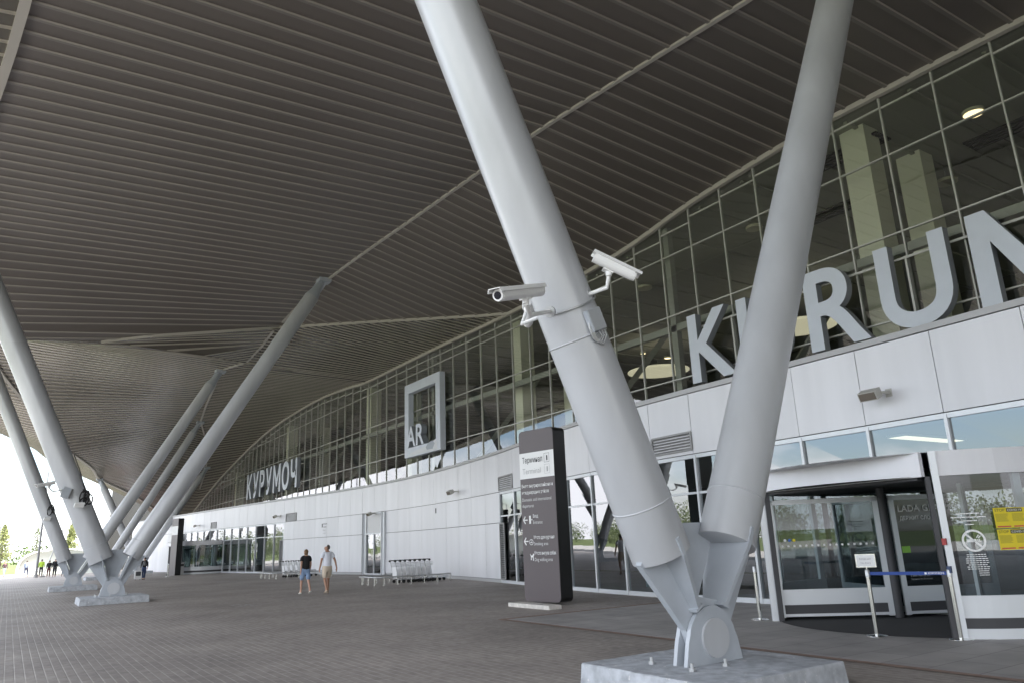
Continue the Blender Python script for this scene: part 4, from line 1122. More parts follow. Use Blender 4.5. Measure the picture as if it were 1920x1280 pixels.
    for k, hw in enumerate((.16, .24, .11, .06)):
        q = C_ + Z * (.40 - .055 * k) + X * -.02
        mb.quad(q - X * hw, q + X * hw, q + X * hw + Z * .013, q - X * hw + Z * .013)
    mb.build("glass_notice", M_WHITE_P, t)
    for zz, n0 in ((1.59, 0), (1.27, 1)):
        C_, X = tang(229.2 + .15); q = P(226.9, zz, RR + .01); mb = MB(); wd = .80; hh = .30
        X = (P(236) - P(227)).normalized(); N_ = X.cross(Z)
        mb.quad(q, q + X * wd, q + X * wd + Z * hh, q + Z * hh, 0)
        q = q + N_ * .004
        put_text(mb, "STOP", q + X * .02 + Z * (hh - .055), X, Z, .042, .145, mi=1)
        mb.quad(q + X * .19 + Z * (hh - .065), q + X * .42 + Z * (hh - .065), q + X * .42 + Z * (hh - .008), q + X * .19 + Z * (hh - .008), 1)
        put_text(mb, "COVID-19", q + X * .205 + Z * (hh - .052), X, Z, .030, .20, lift=.006, mi=2)
        for cx0 in (.02, .26, .52):
            for r_ in range(8): mb.quad(q + X * cx0 + Z * (hh - .095 - .015 * r_), q + X * (cx0 + random.uniform(.14, .2)) + Z * (hh - .095 - .015 * r_), q + X * (cx0 + .17) + Z * (hh - .091 - .015 * r_), q + X * cx0 + Z * (hh - .091 - .015 * r_), 1)
            mb.quad(q + X * cx0 + Z * .012, q + X * (cx0 + .2) + Z * .012, q + X * (cx0 + .2) + Z * .032, q + X * cx0 + Z * .032, 3)
        mb.build("yellow_poster", [M_YELLOW, mat("ink_olive", (.12, .11, .04), .6), M_WHITE_P, M_RED], t)
    q = P(A1_ + .4, 1.40, RR + .07); mb = MB(); mb.box(q.x - .02, q.x + .02, q.y - .03, q.y + .03, 1.37, 1.47); mb.build("emergency_button", mat("button_red", (.35, .03, .03), .4), t)
    q = P(A1_ + .4, .98, RR + .07); mb = MB(); mb.box(q.x - .02, q.x + .02, q.y - .03, q.y + .03, .96, 1.06); mb.build("card_reader", mat("reader_blue", (.03, .05, .12), .4), t)
    return t
revolving_door(7.9, 1, "revolving door with white curved header and yellow posters right of the near column", True)
revolving_door(74.0, -1, "far revolving door under the end of the white band", False)

# ------------------------------------------------------------------ belt posts
def belt_post(loc, lab, sign=False):
    t = thing("belt_post", lab, "post", loc, 0, "steel queue posts by the revolving doors")
    x, y, z = loc
    mb = MB(); mb.tube([(x, y, 0), (x, y, .012), (x, y, .03)], [.17, .165, .05], 28); mb.build("base", M_CHROME, t, smooth=True)
    mb = MB(); mb.tube([(x, y, .02), (x, y, .90)], .033, 20); mb.build("tube", M_CHROME, t, smooth=True)
    mb = MB(); mb.tube([(x, y, .90), (x, y, 1.0), (x, y, 1.015)], [.036, .036, .026], 20); mb.build("belt_head", M_GALV, t, smooth=True)
    if sign:
        v = Vector((-x, -y, 0)).normalized(); X = v.cross(Vector((0, 0, 1))) * -1; X = Vector((-v.y, v.x, 0)); c = Vector((x, y, 1.155)); Z = Vector((0, .0, 1))
        if X.cross(Z).dot(v) < 0: X = -X
        mb = MB(); mb.obox(c, X * .15, v * .008, Z * .105); sg = mb.build("sign_frame", M_CHROME, t)
        k = MB(); c2 = c + v * .0095; k.quad(c2 - X * .135 - Z * .09, c2 + X * .135 - Z * .09, c2 + X * .135 + Z * .09, c2 - X * .135 + Z * .09, 0)
        put_text(k, "Входа нет", c2 - X * .09 + Z * .015, X, Z, .032, .18, mi=1); put_text(k, "No Entry", c2 - X * .075 - Z * .05, X, Z, .032, .15, mi=1)
        k.build("sign_card", [M_WHITE_P, mat("ink_pale", (.42, .42, .45), .6)], sg)
        mb = MB(); mb.tube([(x, y, 1.0), (x, y, 1.06)], .012, 10); mb.build("sign_stem", M_CHROME, t)
    return t
belt_post((12.54, 10.38, 0), "belt post standing left of the revolving door beside the near column")
belt_post((11.70, 7.42, 0), "belt post holding a small framed notice in front of the revolving door", True)
belt_post((12.06, 6.30, 0), "belt post at the right end of the blue belt beside the yellow posters")
belt_post((10.9, 67.9, 0), "distant pale belt post just left of the far totem")
t = thing("queue_belt", "blue queue belt stretched between the two posts at the revolving door", "belt", (11.9, 6.85, .95))
a, b = Vector((11.715, 7.385, .955)), Vector((12.05, 6.34, .955)); d_ = (b - a).normalized(); n_ = d_.cross(Vector((0, 0, 1)))
mb = MB(); mb.bar(a, b, .004, .05); mb.build("strap", M_BLUE, t)
mb = MB(); 
if n_.x > 0: n_ = -n_
put_text(mb, "КУРУМОЧ", b - d_ * .25 + Vector((0, 0, -.014)) + n_ * .004, d_, (0, 0, 1), .03, .22, lift=0, bold=.02)
mb.add([b - d_ * .30 + Vector((0, 0, z)) + d_ * x + n_ * .004 for x, z in ((0, -.015), (.03, -.015), (.03, .015), (0, .015))], [(0, 1, 2, 3)])
mb.build("belt_print", M_WHITE_P, t)

# ------------------------------------------------------------------ luggage trolleys and their rails
def trolley_proto():
    t = thing("luggage_trolley", "", "trolley", (0, 0, 0), 0, "", local=True)
    # local: handle side at -X, front at +X
    mb = MB()
    for sy in (-.27, .27): mb.tube([(-.36, sy, .16), (.52, sy * .55, .14)], .018, 8)
    mb.tube([(.52, -.15, .14), (.52, .15, .14)], .018, 8); mb.tube([(-.1, -.24, .155), (-.1, .24, .155)], .014, 8); mb.tube([(.2, -.2, .15), (.2, .2, .15)], .014, 8)
    mb.build("base_frame", M_GALV, t, smooth=True)
    mb = MB()
    for sy in (-.27, .27): mb.tube([(-.36, sy, .16), (-.42, sy, .55), (-.52, sy, .98)], .017, 8)
    mb.tube([(-.42, -.27, .55), (-.42, .27, .55)], .013, 8); mb.build("back_frame", M_GALV, t, smooth=True)
    mb = MB(); mb.quad((-.395, -.24, .22), (-.395, .24, .22), (-.455, .24, .72), (-.455, -.24, .72)); mb.quad((-.398, -.24, .22), (-.398, .24, .22), (-.458, .24, .72), (-.458, -.24, .72)); mb.build("advert_panel", mat("trolley_panel", (.82, .82, .84), .4), t)
    mb = MB()
    for z in (.76, .82, .90): mb.tube([(-.47, -.24, z), (-.30, -.22, z), (-.30, .22, z), (-.47, .24, z)], .007, 6)
    for sy in (-.22, -.11, 0, .11, .22): mb.tube([(-.46, sy, .76), (-.30, sy, .76), (-.30, sy, .90)], .006, 6)
    mb.build("top_basket", M_GALV, t)
    mb = MB(); mb.tube([(-.52, -.30, .99), (-.56, -.28, 1.03), (-.56, .28, 1.03), (-.52, .30, .99)], .022, 8); mb.build("handle", M_BLACK, t, smooth=True)
    for sy in (-.31, .31):
        mb = MB(); mb.tube([(-.53, sy - .03, 1.0), (-.53, sy + .03, 1.0)], .05, 12); mb.build("grip", M_BLACK, t, smooth=True)
    for (x, sy) in ((-.33, -.27), (-.33, .27), (.42, 0)):
        mb = MB(); mb.tube([(x, sy - .022, .075), (x, sy + .022, .075)], .075, 16); mb.build("wheel", M_RUBBER, t, smooth=True)
    return t
tp = trolley_proto()
tp.location = (15.68, 33.62, 0); tp['label'] = "luggage trolley at the open left end of the nested row behind the rails"; tp['group'] = "luggage trolleys nested in the right pen"
words_ = ["second", "third", "fourth", "fifth", "sixth", "seventh"]
for k in range(1, 8):
    c = copy_tree(tp, (15.68 + .255 * k, 33.62 + random.uniform(-.03, .03), 0), random.uniform(-.02, .02),
                  "luggage trolley, %s from the left in the row right of the staff door" % (words_ + ["last"])[k - 1] if k < 7 else "luggage trolley closest to the white wall in the row right of the staff door")
for k in range(5):
    c = copy_tree(tp, (15.3 + .33 * k, 49.9 + random.uniform(-.04, .04), 0), random.uniform(-.03, .03),
                  ("luggage trolley, %s from the left in the row behind the walking woman" % (["first"] + words_)[k]))
    c['group'] = "luggage trolleys nested behind the walking woman"
def rail_pen(x0, x1, y0, y1, lab):
    t = thing("trolley_rail", lab, "rail", (x0, (y0 + y1) / 2, 0), 0, "low steel rails penning the trolleys")
    h_ = .34
    mb = MB(); mb.tube([(x1, y0, .1), (x1, y0, h_), (x0 + .15, y0, h_), (x0, y0 + .15 * (1 if y1 > y0 else -1), h_), (x0, y1 - .15 * (1 if y1 > y0 else -1), h_), (x0 + .15, y1, h_), (x1, y1, h_), (x1, y1, .1)], .035, 10)
    mb.build("rail_tube", M_GALV, t, smooth=True)
    pts = [(x0 + .25 + i * (x1 - x0 - .3) / 5, yy) for i in range(6) for yy in (y0, y1)] + [(x0, y0 + (y1 - y0) * f_) for f_ in (.2, .5, .8)]
    for (x, y) in pts:
        mb = MB(); mb.tube([(x, y, 0), (x, y, h_)], .022, 8); mb.tube([(x, y, 0), (x, y, .012)], .06, 10); mb.build("rail_post", M_CHROME, t)
rail_pen(13.95, 17.6, 32.4, 34.85, "low steel rail pen around the trolleys right of the staff door")
rail_pen(13.75, 17.6, 48.4, 51.6, "low steel rail pen behind the walking woman")

# ------------------------------------------------------------------ waste bin by the far totem
t = thing("waste_bin", "steel waste bin with a dark opening right of the far totem", "bin", (12.35, 71.0, 0))
mb = MB(); mb.box(12.1, 12.6, 70.75, 71.25, .03, 1.02); mb.build("body", M_GALV, t)
mb = MB(); mb.box(12.13, 12.57, 70.742, 70.75, .72, .92); mb.box(12.092, 12.1, 70.8, 71.2, .72, .92); mb.build("opening", M_BLACK, t)
mb = MB(); mb.box(12.07, 12.63, 70.72, 71.28, 1.02, 1.07); mb.build("lid", M_GRILLE, t)

# ------------------------------------------------------------------ people
def skin(name, verts, edges, radii, mats, parent, sub=1, root=0):
    me = bpy.data.meshes.new(name); me.from_pydata(verts, edges, [])
    o = bpy.data.objects.new(name, me); COL.objects.link(o)
    md = o.modifiers.new("skin", 'SKIN'); md.use_smooth_shade = True
    if not me.skin_vertices: me.skin_vertices.new()
    for i, r_ in enumerate(radii):
        me.skin_vertices[0].data[i].radius = (r_, r_) if not hasattr(r_, '__len__') else r_
        me.skin_vertices[0].data[i].use_root = (i == root)
    o.modifiers.new("sub", 'SUBSURF').levels = sub
    bpy.context.view_layer.update()
    m2 = bpy.data.meshes.new_from_object(o.evaluated_get(bpy.context.evaluated_depsgraph_get()))
    m2.name = name
    bpy.data.objects.remove(o); bpy.data.meshes.remove(me)
    for p_ in m2.polygons: p_.use_smooth = True
    m2.materials.clear()
    for m in mats: m2.materials.append(m)
    return link(name, m2, parent)
SKIN = mat("skin", (0.50, 0.30, 0.22), 0.55); SKIN2 = mat("skin_tan", (0.38, 0.21, 0.14), 0.55)
def cloth(n, c): return mat("cloth_" + n, c, 0.85)
def person(loc, head_dir, H, lab, shirt, legs, hair, skinm=SKIN, stride=.16, look=0.0, shorts=False, long_sleeve=True, shoe=(.03, .03, .03), arm_out=(0, 0), hairlen=0, female=False, bulk=1.0, bag=None):
    """local frame: walks along +Y, right side +X; head_dir is the heading measured from +X"""
    k = H / 1.76
    t = thing("person", lab, "person", loc, head_dir - math.pi / 2, None, local=True)
    t.scale = (k, k, k)
    st = stride
    J = {}
    J['pel'] = (0, 0, .96); J['sp'] = (0, .0, 1.12); J['ch'] = (0, .01, 1.30); J['nb'] = (0, .0, 1.45); J['nk'] = (0, .015, 1.52)
    sw = .165 if female else .185
    for sg, n in ((-1, 'l'), (1, 'r')):
        f_ = st * sg
        lift = .0 if f_ > 0 else .5
        J['hip' + n] = (.095 * sg, 0, .90); J['kn' + n] = (.10 * sg, f_ * .62 + .04, .50); J['an' + n] = (.10 * sg, f_ * 1.0 - (.10 if f_ < 0 else 0), .085 + (.07 if f_ < -.1 else 0))
        J['he' + n] = (.10 * sg, J['an' + n][1] - .05, J['an' + n][2] - .05); J['to' + n] = (.115 * sg, J['an' + n][1] + .15, J['an' + n][2] - (.055 if f_ >= -.1 else .11))
        ao = arm_out[0 if sg < 0 else 1]
        sy = -f_ * .9
        J['sh' + n] = (sw * sg, 0, 1.415); J['el' + n] = ((sw + .05 + ao * .45) * sg, sy * .45 - .03, 1.145); J['wr' + n] = ((sw + .055 + ao) * sg, sy + .03, .90)
        J['pa' + n] = ((sw + .055 + ao * 1.12) * sg, sy + .05, .84)
    ids = {}; V = []; Rr = []; E = []
    def v(n, co, r_): ids[n] = len(V); V.append(co); Rr.append(r_); return ids[n]
    b = bulk
    v('pel', J['pel'], (.10 * b, .08 * b)); v('sp', J['sp'], (.105 * b, .08 * b)); v('ch', J['ch'], (.125 * b, .09 * b)); v('nb', J['nb'], (.085, .075)); v('nk', J['nk'], (.052, .055))
    hx = math.sin(look)
    v('hd', (0, .025, 1.60), (.088, .104)); v('ht', (0, .015, 1.69), (.080, .096))
    fd = Vector((math.sin(-look), math.cos(look), 0))
    v('no', (fd.x * .112, .02 + fd.y * .112, 1.605), (.014, .017)); v('chn', (fd.x * .082, .02 + fd.y * .082, 1.535), (.034, .026))
    rd = Vector((fd.y, -fd.x, 0))
    v('ear1', (rd.x * .088, .02 + rd.y * .088, 1.61), (.014, .022)); v('ear2', (-rd.x * .088, .02 - rd.y * .088, 1.61), (.014, .022))
    E += [(0, 1), (1, 2), (2, 3), (3, 4), (4, 5), (5, 6), (5, 7), (5, 8), (5, 9), (5, 10)]
    for n in 'lr':
        sg = -1 if n == 'l' else 1
        a = v('sh' + n, J['sh' + n], .052 * b); b1 = v('el' + n, J['el' + n], .039 * b); c_ = v('wr' + n, J['wr' + n], .027); d = v('pa' + n, J['pa' + n], (.020, .036))
        E += [(ids['nb'], a), (a, b1), (b1, c_), (c_, d)]
        px, py, pz = J['pa' + n]
        for q in range(4):
            f1_ = v('f%d' % q + n, (px - .004 * sg, py + .028 - .019 * q, pz - .055 + .004 * abs(q - 1.4)), .0085); f2_ = v('g%d' % q + n, (px - .018 * sg, py + .026 - .018 * q, pz - .095 + .008 * abs(q - 1.4)), .0075)
            E += [(d, f1_), (f1_, f2_)]
        t1 = v('t' + n, (px - .012 * sg, py + .05, pz + .0), .0095); t2_ = v('t2' + n, (px - .022 * sg, py + .062, pz - .035), .0085); E += [(d, t1), (t1, t2_)]
        h_ = v('hip' + n, J['hip' + n], (.066 * b, .070 * b)); kn = v('kn' + n, J['kn' + n], .056); cf = v('cf' + n, tuple((Vector(J['kn' + n]) * .6 + Vector(J['an' + n]) * .4) + Vector((0, -.012, 0))), .052); an = v('an' + n, J['an' + n], .034)
        E += [(ids['pel'], h_), (h_, kn), (kn, cf), (cf, an)]
        he = v('he' + n, J['he' + n], .03); to = v('to' + n, J['to' + n], (.036, .022)); E += [(an, he), (an, to)]
    skin("body", V, E, Rr, [skinm], t)
    # shirt: torso with sleeves
    sm = cloth(shirt[0], shirt[1])
    V = [(0, 0, .84), J['sp'], J['ch'], (0, 0, 1.44)]; Rr = [(.18 * b, .145 * b), (.172 * b, .135 * b), (.185 * b, .14 * b), (.095, .085)]; E = [(0, 1), (1, 2), (2, 3)]
    if female: Rr = [(.195 * b, .165 * b), (.158 * b, .13 * b), (.17 * b, .135 * b), (.09, .08)]
    for n in 'lr':
        s_ = len(V); V += [J['sh' + n], tuple(Vector(J['sh' + n]).lerp(Vector(J['el' + n]), .62))]; Rr += [.072 * b, .066 * b]; E += [(3, s_), (s_, s_ + 1)]
        if long_sleeve: V += [J['el' + n], tuple(Vector(J['el' + n]).lerp(Vector(J['wr' + n]), .9))]; Rr += [.055 * b, .042]; E += [(s_ + 1, s_ + 2), (s_ + 2, s_ + 3)]
    skin("shirt", V, E, Rr, [sm], t)
    lm = cloth(legs[0], legs[1])
    V = [(0, 0, 1.06), (0, -.005, .90)]; Rr = [(.158 * b, .128 * b), (.160 * b, .135 * b)]; E = [(0, 1)]
    for n in 'lr':
        s_ = len(V); hp, kn = Vector(J['hip' + n]), Vector(J['kn' + n])
        V += [tuple(hp - Vector((0, 0, .04))), tuple(hp.lerp(kn, .55)), tuple(hp.lerp(kn, .93))]; Rr += [.110 * b, .100 * b, .088 * b]; E += [(1, s_), (s_, s_ + 1), (s_ + 1, s_ + 2)]
        if not shorts: V += [tuple(kn.lerp(Vector(J['an' + n]), .92))]; Rr[-1] = .075 * b; Rr += [.062]; E += [(s_ + 2, s_ + 3)]
    skin("shorts" if shorts else "trousers", V, E, Rr, [lm], t)
    for n in 'lr':
        an, he, to = Vector(J['an' + n]), Vector(J['he' + n]), Vector(J['to' + n])
        skin("shoe", [tuple(an + Vector((0, .01, -.02))), tuple(he + Vector((0, -.01, .0))), tuple(he.lerp(to, .55) + Vector((0, 0, .005))), tuple(to + Vector((0, .02, 0)))], [(0, 1), (0, 2), (2, 3)], [(.042, .045), (.040, .036), (.044, .034), (.042, .026)], [mat("shoe_%02d%02d" % (int(shoe[0] * 99), int(shoe[2] * 99)), shoe, .6)], t)
    hm = mat("hair_" + hair[0], hair[1], .6, noise=.3, nscale=40)
    mb = MB(); hc = Vector((0, .012, 1.638)); nu, nv_ = 18, 12; hid = {}
    low_ = -.14 if hairlen else -.055
    for i in range(nv_ + 1):
        for j in range(nu):
            th_, ph = math.pi * i / nv_, 2 * math.pi * j / nu
            d_ = Vector((math.sin(th_) * math.cos(ph), math.sin(th_) * math.sin(ph), math.cos(th_)))
            back = -d_.dot(fd)
            q_ = hc + Vector((d_.x * .082, d_.y * .097, d_.z * (.098 if d_.z > 0 else (.19 if hairlen else .12)))) * random.uniform(.975, 1.03) - fd * .012
            hid[(i, j)] = (q_, d_, back)
    for i in range(nv_):
        for j in range(nu):
            c4 = [hid[(i, j)], hid[(i, (j + 1) % nu)], hid[(i + 1, (j + 1) % nu)], hid[(i + 1, j)]]
            zc = sum(x[0].z for x in c4) / 4 - hc.z; bk_ = sum(x[2] for x in c4) / 4
            if (zc > .03 and bk_ > -.32) or zc > .088 or (bk_ > -.02 and zc > low_): mb.quad(*[x[0] for x in c4])
    mb.build("hair", hm, t, smooth=True)
    return t
person((10.42, 29.25, 0), R(97), 1.86, "person in a white polo shirt and pale shorts walking away with head turned left", ("white", (.76, .78, .86)), ("cream", (.60, .51, .41)), ("dark", (.05, .04, .035)), SKIN2, .11, .95, True, False, (.42, .34, .26), (-.01, .11), bulk=1.06)
person((9.80, 29.95, 0), R(92), 1.72, "person in a black T-shirt and denim shorts walking away beside the white shirted companion", ("black", (.012, .012, .014)), ("denim", (.24, .34, .52)), ("auburn", (.15, .085, .035)), SKIN, -.20, .0, True, False, (.55, .54, .50), (.025, .03), 1, True, 1.08)
person((8.42, 62.7, 0), R(100), 1.62, "person in black with a dark backpack standing beside a pale wheeled case", ("black", (.012, .012, .014)), ("jeans", (.05, .08, .17)), ("dark", (.05, .04, .035)), SKIN, .10, .3)
person((1.70, 100.0, 0), R(75), 1.72, "person in a light blue shirt leaning forward in front of the white shelter", ("lightblue", (.34, .40, .52)), ("navy", (.04, .05, .10)), ("dark", (.05, .04, .035)), SKIN, .26, .0)
person((-.30, 103.5, 0), R(-60), 1.70, "person in a dark top and pale jeans at the left edge of the photo", ("plum", (.09, .05, .06)), ("palejeans", (.30, .36, .45)), ("fair", (.45, .36, .22)), SKIN, .20, .0)
person((2.92, 94.5, 0), R(80), 1.80, "person in a yellow green safety vest behind the tall lamp post", ("hivis", (.42, .60, .06)), ("charcoal", (.03, .03, .035)), ("dark", (.05, .04, .035)), SKIN, .05, .0)
person((3.48, 91.0, 0), R(85), 1.66, "person in black with a reddish bag, left one of the pair near the column", ("black", (.012, .012, .014)), ("wine", (.08, .02, .025)), ("dark", (.05, .04, .035)), SKIN, .10, .0)
person((3.95, 90.2, 0), R(85), 1.80, "person in a black jacket, right one of the pair near the column", ("black", (.012, .012, .014)), ("charcoal", (.03, .03, .035)), ("grey", (.30, .28, .26)), SKIN, -.10, .0, bulk=1.12)
person((4.75, 90.8, 0), R(85), 1.55, "person in blue jeans half hidden by the column left of the big plinth", ("greyshirt", (.30, .30, .33)), ("jeans", (.05, .08, .17)), ("dark", (.05, .04, .035)), SKIN, .20, .0)
t = thing("backpack", "dark backpack on the person beside the pale case", "backpack", (8.46, 62.5, 1.1))
mb = MB(); mb.tube([(8.46, 62.50, .98), (8.46, 62.48, 1.06), (8.47, 62.48, 1.26), (8.47, 62.52, 1.36)], [.12, .19, .18, .08], 14); bp_ = mb.build("bag_body", M_BLACK, t, smooth=True)
mb = MB(); mb.tube([(8.44, 62.33, 1.02), (8.44, 62.31, 1.16)], [.09, .08], 12); mb.build("front_pocket", M_INK, t, smooth=True)
t = thing("suitcase", "pale wheeled suitcase standing on the paving by the person with the backpack", "suitcase", (8.02, 62.6, 0))
mb = MB(); mb.prism(rrect(.46, .62, .08), (7.80, 62.47, .06), (1, 0, 0), (0, 0, 1), (0, .27, 0)); mb.build("shell", mat("case_shell", (.62, .62, .62), .4), t)
mb = MB(); mb.bar((7.92, 62.5, .68), (7.92, 62.5, 1.0), .02, .02, up=(1, 0, 0)); mb.bar((8.15, 62.5, .68), (8.15, 62.5, 1.0), .02, .02, up=(1, 0, 0)); mb.bar((7.91, 62.5, 1.0), (8.16, 62.5, 1.0), .03, .03); mb.build("handle", M_GRILLE, t)
mb = MB(); mb.prism(rrect(.34, .3, .05), (7.86, 62.46, .30), (1, 0, 0), (0, 0, 1), (0, .01, 0)); mb.build("front_pocket", M_INK, t)
for xx in (7.88, 8.18):
    mb = MB(); mb.tube([(xx - .02, 62.6, .04), (xx + .02, 62.6, .04)], .04, 10); mb.build("wheel", M_RUBBER, t)

# ------------------------------------------------------------------ far left: shelter, lamp posts, trees
t = thing("shelter", "white shell shaped open shelter behind the far people", "shelter", (4.3, 104, 0))
mb = MB(); n = 22; xs0, xs1 = .9, 9.0
outl = []
for i in range(n + 1):
    a = R(180 - 180 * i / n); ca, sa = math.cos(a), math.sin(a)
    x = (xs0 + xs1) / 2 + (xs1 - xs0) / 2 * math.copysign(abs(ca) ** .75, ca)
    outl.append((x, .02 + 2.75 * abs(sa) ** .62))
for i in range(n):
    (xa, za), (xb_, zb) = outl[i], outl[i + 1]
    mb.quad((xa, 102.4, za), (xb_, 102.4, zb), (xb_ + .1, 103.3, zb * .98), (xa + .1, 103.3, za * .98))
    mb.quad((xa - .16 * (1 if i < n / 2 else -1), 102.4, za + .12), (xb_ - .16 * (1 if i < n / 2 else -1), 102.4, zb + .12), (xb_ + .1, 103.35, zb * .98 + .12), (xa + .1, 103.35, za * .98 + .12))
    mb.quad((xa, 102.4, za), (xb_, 102.4, zb), (xb_ - .16 * (1 if i < n / 2 else -1), 102.4, zb + .12), (xa - .16 * (1 if i < n / 2 else -1), 102.4, za + .12))
mb.build("shell", M_WHITE_P, t, smooth=True)
mb = MB(); mb.add([(x + .1, 103.3, z * .97) for x, z in outl], [tuple(range(n + 1))]); mb.build("back_panel", mat("shelter_glass", (.80, .84, .78), .5), t)
mb = MB(); mb.box(2.2, 6.8, 102.75, 103.1, .42, .48); [mb.box(x, x + .08, 102.8, 103.05, 0, .42) for x in (2.4, 4.4, 6.5)]; mb.build("bench", M_GRILLE, t)

def lamp_post(x, y, h, lab, arm=(1, 0, 0), arms=1, r_=.075):
    t = thing("lamp_post", lab, "lamp post", (x, y, 0), 0, "street lamps beside the terminal")
    mb = MB(); mb.tube([(x, y, 0), (x, y, h * .5), (x, y, h)], [r_ * 1.25, r_, r_ * .7], 12); mb.build("pole", mat("lamp_pole", (.22, .22, .23), .5, metal=.3), t, smooth=True)
    mb = MB(); mb.tube([(x, y, 0), (x, y, .3)], r_ * 2.0, 10); mb.build("base", M_GRILLE, t)
    a = Vector(arm).normalized()
    for sg in ((1,) if arms == 1 else (1, -1)):
        p0 = Vector((x, y, h)); p1 = p0 + a * sg * .55 + Vector((0, 0, .12))
        mb = MB(); mb.tube([p0 - Vector((0, 0, .1)), p0 + a * sg * .2 + Vector((0, 0, .08)), p1], .035, 8); ar = mb.build("arm", mat("lamp_pole", (.22, .22, .23), .5, metal=.3), t)
        mb = MB(); mb.obox(p1 + a * sg * .35, a * .38, a.cross(Vector((0, 0, 1))) * .16, Vector((0, 0, .06)) + a * 0); mb.build("lamp_head", mat("lamp_head", (.13, .13, .14), .4), t)
lamp_post(2.45, 91.6, 10.5, "tall lamp post rising behind the column in front of the white shelter", r_=.09)
lamp_post(-1.25, 108, 7.6, "lamp post with its head in the sky at the far left edge", (1, .2, 0))
lamp_post(5.55, 118, 7.4, "lamp post with its head in the gap between the two left column legs", (1, .3, 0))
lamp_post(6.9, 128, 5.9, "short lamp post with a flat head by the bright green tree", (1, .1, 0))
lamp_post(15.0, 132, 9.5, "thin lamp post seen between the crossing far columns", (-1, 0, 0))
lamp_post(-14.0, 18.1, 6.7, "twin headed lamp post on the road, mirrored in the glass above the revolving door", (.3, 1, 0), 2)
lamp_post(-41.0, 94.0, 6.9, "lamp post on the car park, mirrored in the low glazing right of the near totem", (.3, 1, 0), 2)
t = thing("leaning_pole", "thin grey pole leaning to the right beside the tall lamp post", "pole", (3.0, 92.5, 0))
mb = MB(); mb.tube([(3.05, 92.6, 0), (3.85, 92.3, 2.9)], .05, 8); mb.build("pole", M_GALV, t); mb = MB(); mb.box(2.8, 3.3, 92.35, 92.85, 0, .12); mb.build("foot", M_GRILLE, t)
M_LEAF_Y = leaf_material("leaf_yellowgreen", (.18, .21, .065), (.38, .41, .17))
M_LEAF_G = leaf_material("leaf_green", (.075, .105, .04), (.22, .26, .12))
M_LEAF_D = leaf_material("leaf_dark", (.035, .06, .015), (.13, .19, .045))
M_BARK = mat("bark", (.14, .11, .085), .9, noise=.3, nscale=8)
def leaf_cloud(mb, c, rad, n, size, shape='cone'):
    c = Vector(c)
    for _ in range(n):
        if shape == 'cone':
            h_ = random.random() ** .8; rr_ = (1 - h_ * .85) * rad[0] * math.sqrt(random.random()) * (1.0 if h_ > .12 else h_ / .12); a = random.random() * 6.283
            q = c + Vector((math.cos(a) * rr_, math.sin(a) * rr_, h_ * rad[2]))
        else:
            d_ = Vector((random.gauss(0, 1), random.gauss(0, 1), random.gauss(0, 1))).normalized() * (random.random() ** .35)
            q = c + Vector((d_.x * rad[0], d_.y * rad[1], d_.z * rad[2]))
        u = Vector((random.gauss(0, 1), random.gauss(0, 1), random.gauss(0, 1))).normalized(); v = u.cross(Vector((random.gauss(0, 1), random.gauss(0, 1), random.gauss(0, 1)))).normalized()
        s_ = size * random.uniform(.6, 1.3)
        mb.quad(q - u * s_ * .5, q + v * s_ * .3, q + u * s_ * .5, q - v * s_ * .3)
def tree(x, y, h, wd, m_, lab, n=2600, size=.17, sparse=False):
    t = thing("tree", lab, "tree", (x, y, 0), 0, "young trees beyond the shelter")
    mb = MB(); mb.tube([(x, y, -.15), (x + .05, y, h * .4), (x, y, h * .95)], [.11, .075, .02], 9)
    limbs = []
    for k in range(14):
        z0 = h * (.22 + .05 * k); a = k * 2.4 + random.random(); L_ = wd * (1.0 - .055 * k) * random.uniform(.6, 1.0)
        e_ = Vector((x + math.cos(a) * L_, y + math.sin(a) * L_, z0 + L_ * .9)); limbs.append((Vector((x, y, z0)), e_)); mb.tube([(x, y, z0), e_], [.035, .01], 5)
    mb.build("trunk", M_BARK, t)
    mb = MB()
    for (a, b) in limbs:
        for k in range(5):
            q = a.lerp(b, .3 + .18 * k); leaf_cloud(mb, q + Vector((random.gauss(0, .12), random.gauss(0, .12), random.gauss(0, .12))), (.42 * wd, .42 * wd, .36 * wd), n // 70 if not sparse else n // 150, size, 'ball')
    leaf_cloud(mb, (x, y, h * .3), (wd * .75, wd * .75, h * .72), n // 3 if not sparse else n // 8, size)
    mb.build("crown", m_, t)
tree(-.9, 121, 6.3, 1.5, M_LEAF_Y, "yellow green young tree at the far left edge behind the pale jeans", 2600, .2)
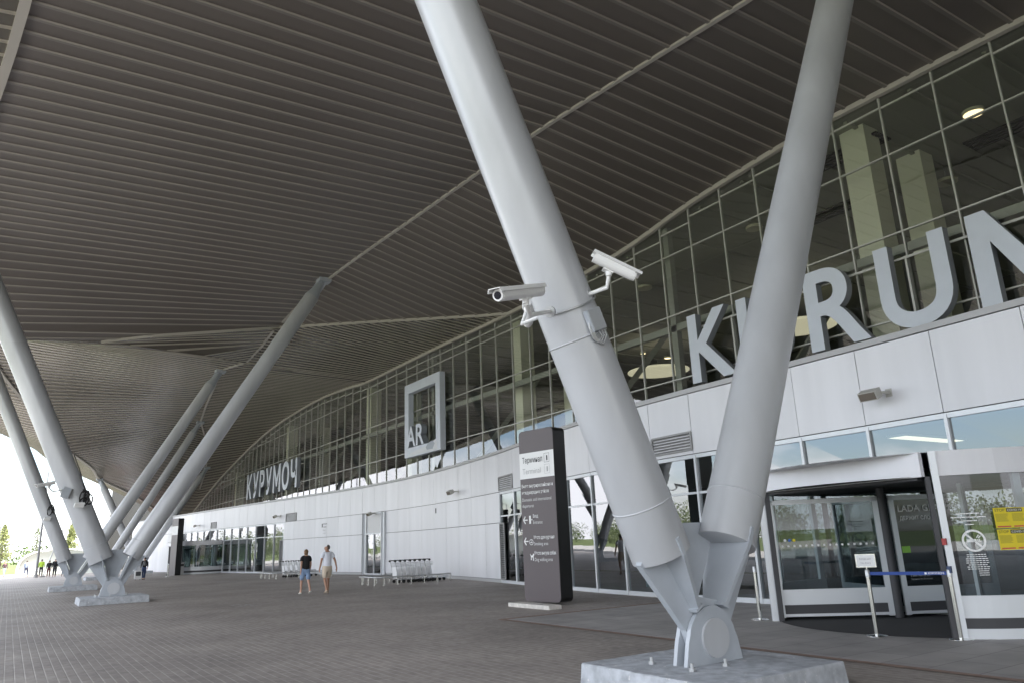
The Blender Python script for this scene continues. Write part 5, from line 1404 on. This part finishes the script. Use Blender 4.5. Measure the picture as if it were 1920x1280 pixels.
tree(2.9, 124, 6.4, 1.35, M_LEAF_G, "thin grey green young tree behind the top of the shelter", 2600, .17, True)
tree(7.1, 126, 6.8, 1.15, M_LEAF_Y, "bright yellow green narrow tree between the two left column legs", 3400, .2)
# far woods and reflected trees: one mass each
mb = MB()
for k in range(260):
    x = -92 + random.uniform(-10, 10); y = -110 + 420 * random.random(); h_ = random.uniform(4, 9.5)
    pass
    leaf_cloud(mb, (x, y, h_ * .55), (random.uniform(2.5, 4.5), random.uniform(2.5, 4.5), h_ * .5), 240, .55, 'ball')
    mb.tube([(x, y, -.2), (x, y, h_ * .5)], [.2, .12], 5)
tag(mb.build("woodland", M_LEAF_G), kind="stuff")
mb = MB()
for k in range(120):
    x = -90 + 260 * random.random(); h_ = random.uniform(4, 8)
    leaf_cloud(mb, (x, 330 + random.uniform(-10, 10), h_ * .5), (6, 5, h_ * .5), 150, .95, 'ball')
tag(mb.build("far_woodland", M_LEAF_D), kind="stuff")
t = thing("banner_wall", "red and white checked banner panel behind the far entrance", "banner", (16, 112, 0))
mb = MB(); M_REDW = mat("banner_red", (.55, .03, .07), .5)
for i in range(9):
    for j in range(5): mb.quad((13 + i * .6, 112, .6 + j * .6), (13.6 + i * .6, 112, .6 + j * .6), (13.6 + i * .6, 112, 1.2 + j * .6), (13 + i * .6, 112, 1.2 + j * .6), 0 if (i + j) % 2 else 1)
mb.build("banner", [M_WHITE_P, M_REDW], t)
mb = MB(); [mb.box(x, x + .08, 112.02, 112.1, 0, 3.6) for x in (13, 15.6, 18.3)]; mb.build("posts", M_GALV, t)
t = thing("strip_light", "warm lit strip light on the ceiling behind the glass above the revolving door", "lamp", (18.8, 9.75, 3.72), 0)
mb = MB(); mb.box(17.4, 20.2, 9.5, 10.0, 3.735, 3.785); mb.build("casing", M_WHITE_P, t)
mb = MB(); mb.quad((17.45, 9.54, 3.728), (20.15, 9.54, 3.728), (20.15, 9.96, 3.728), (17.45, 9.96, 3.728)); mb.build("diffuser", emit("strip_diffuser", (1.0, .84, .58), .42), t)
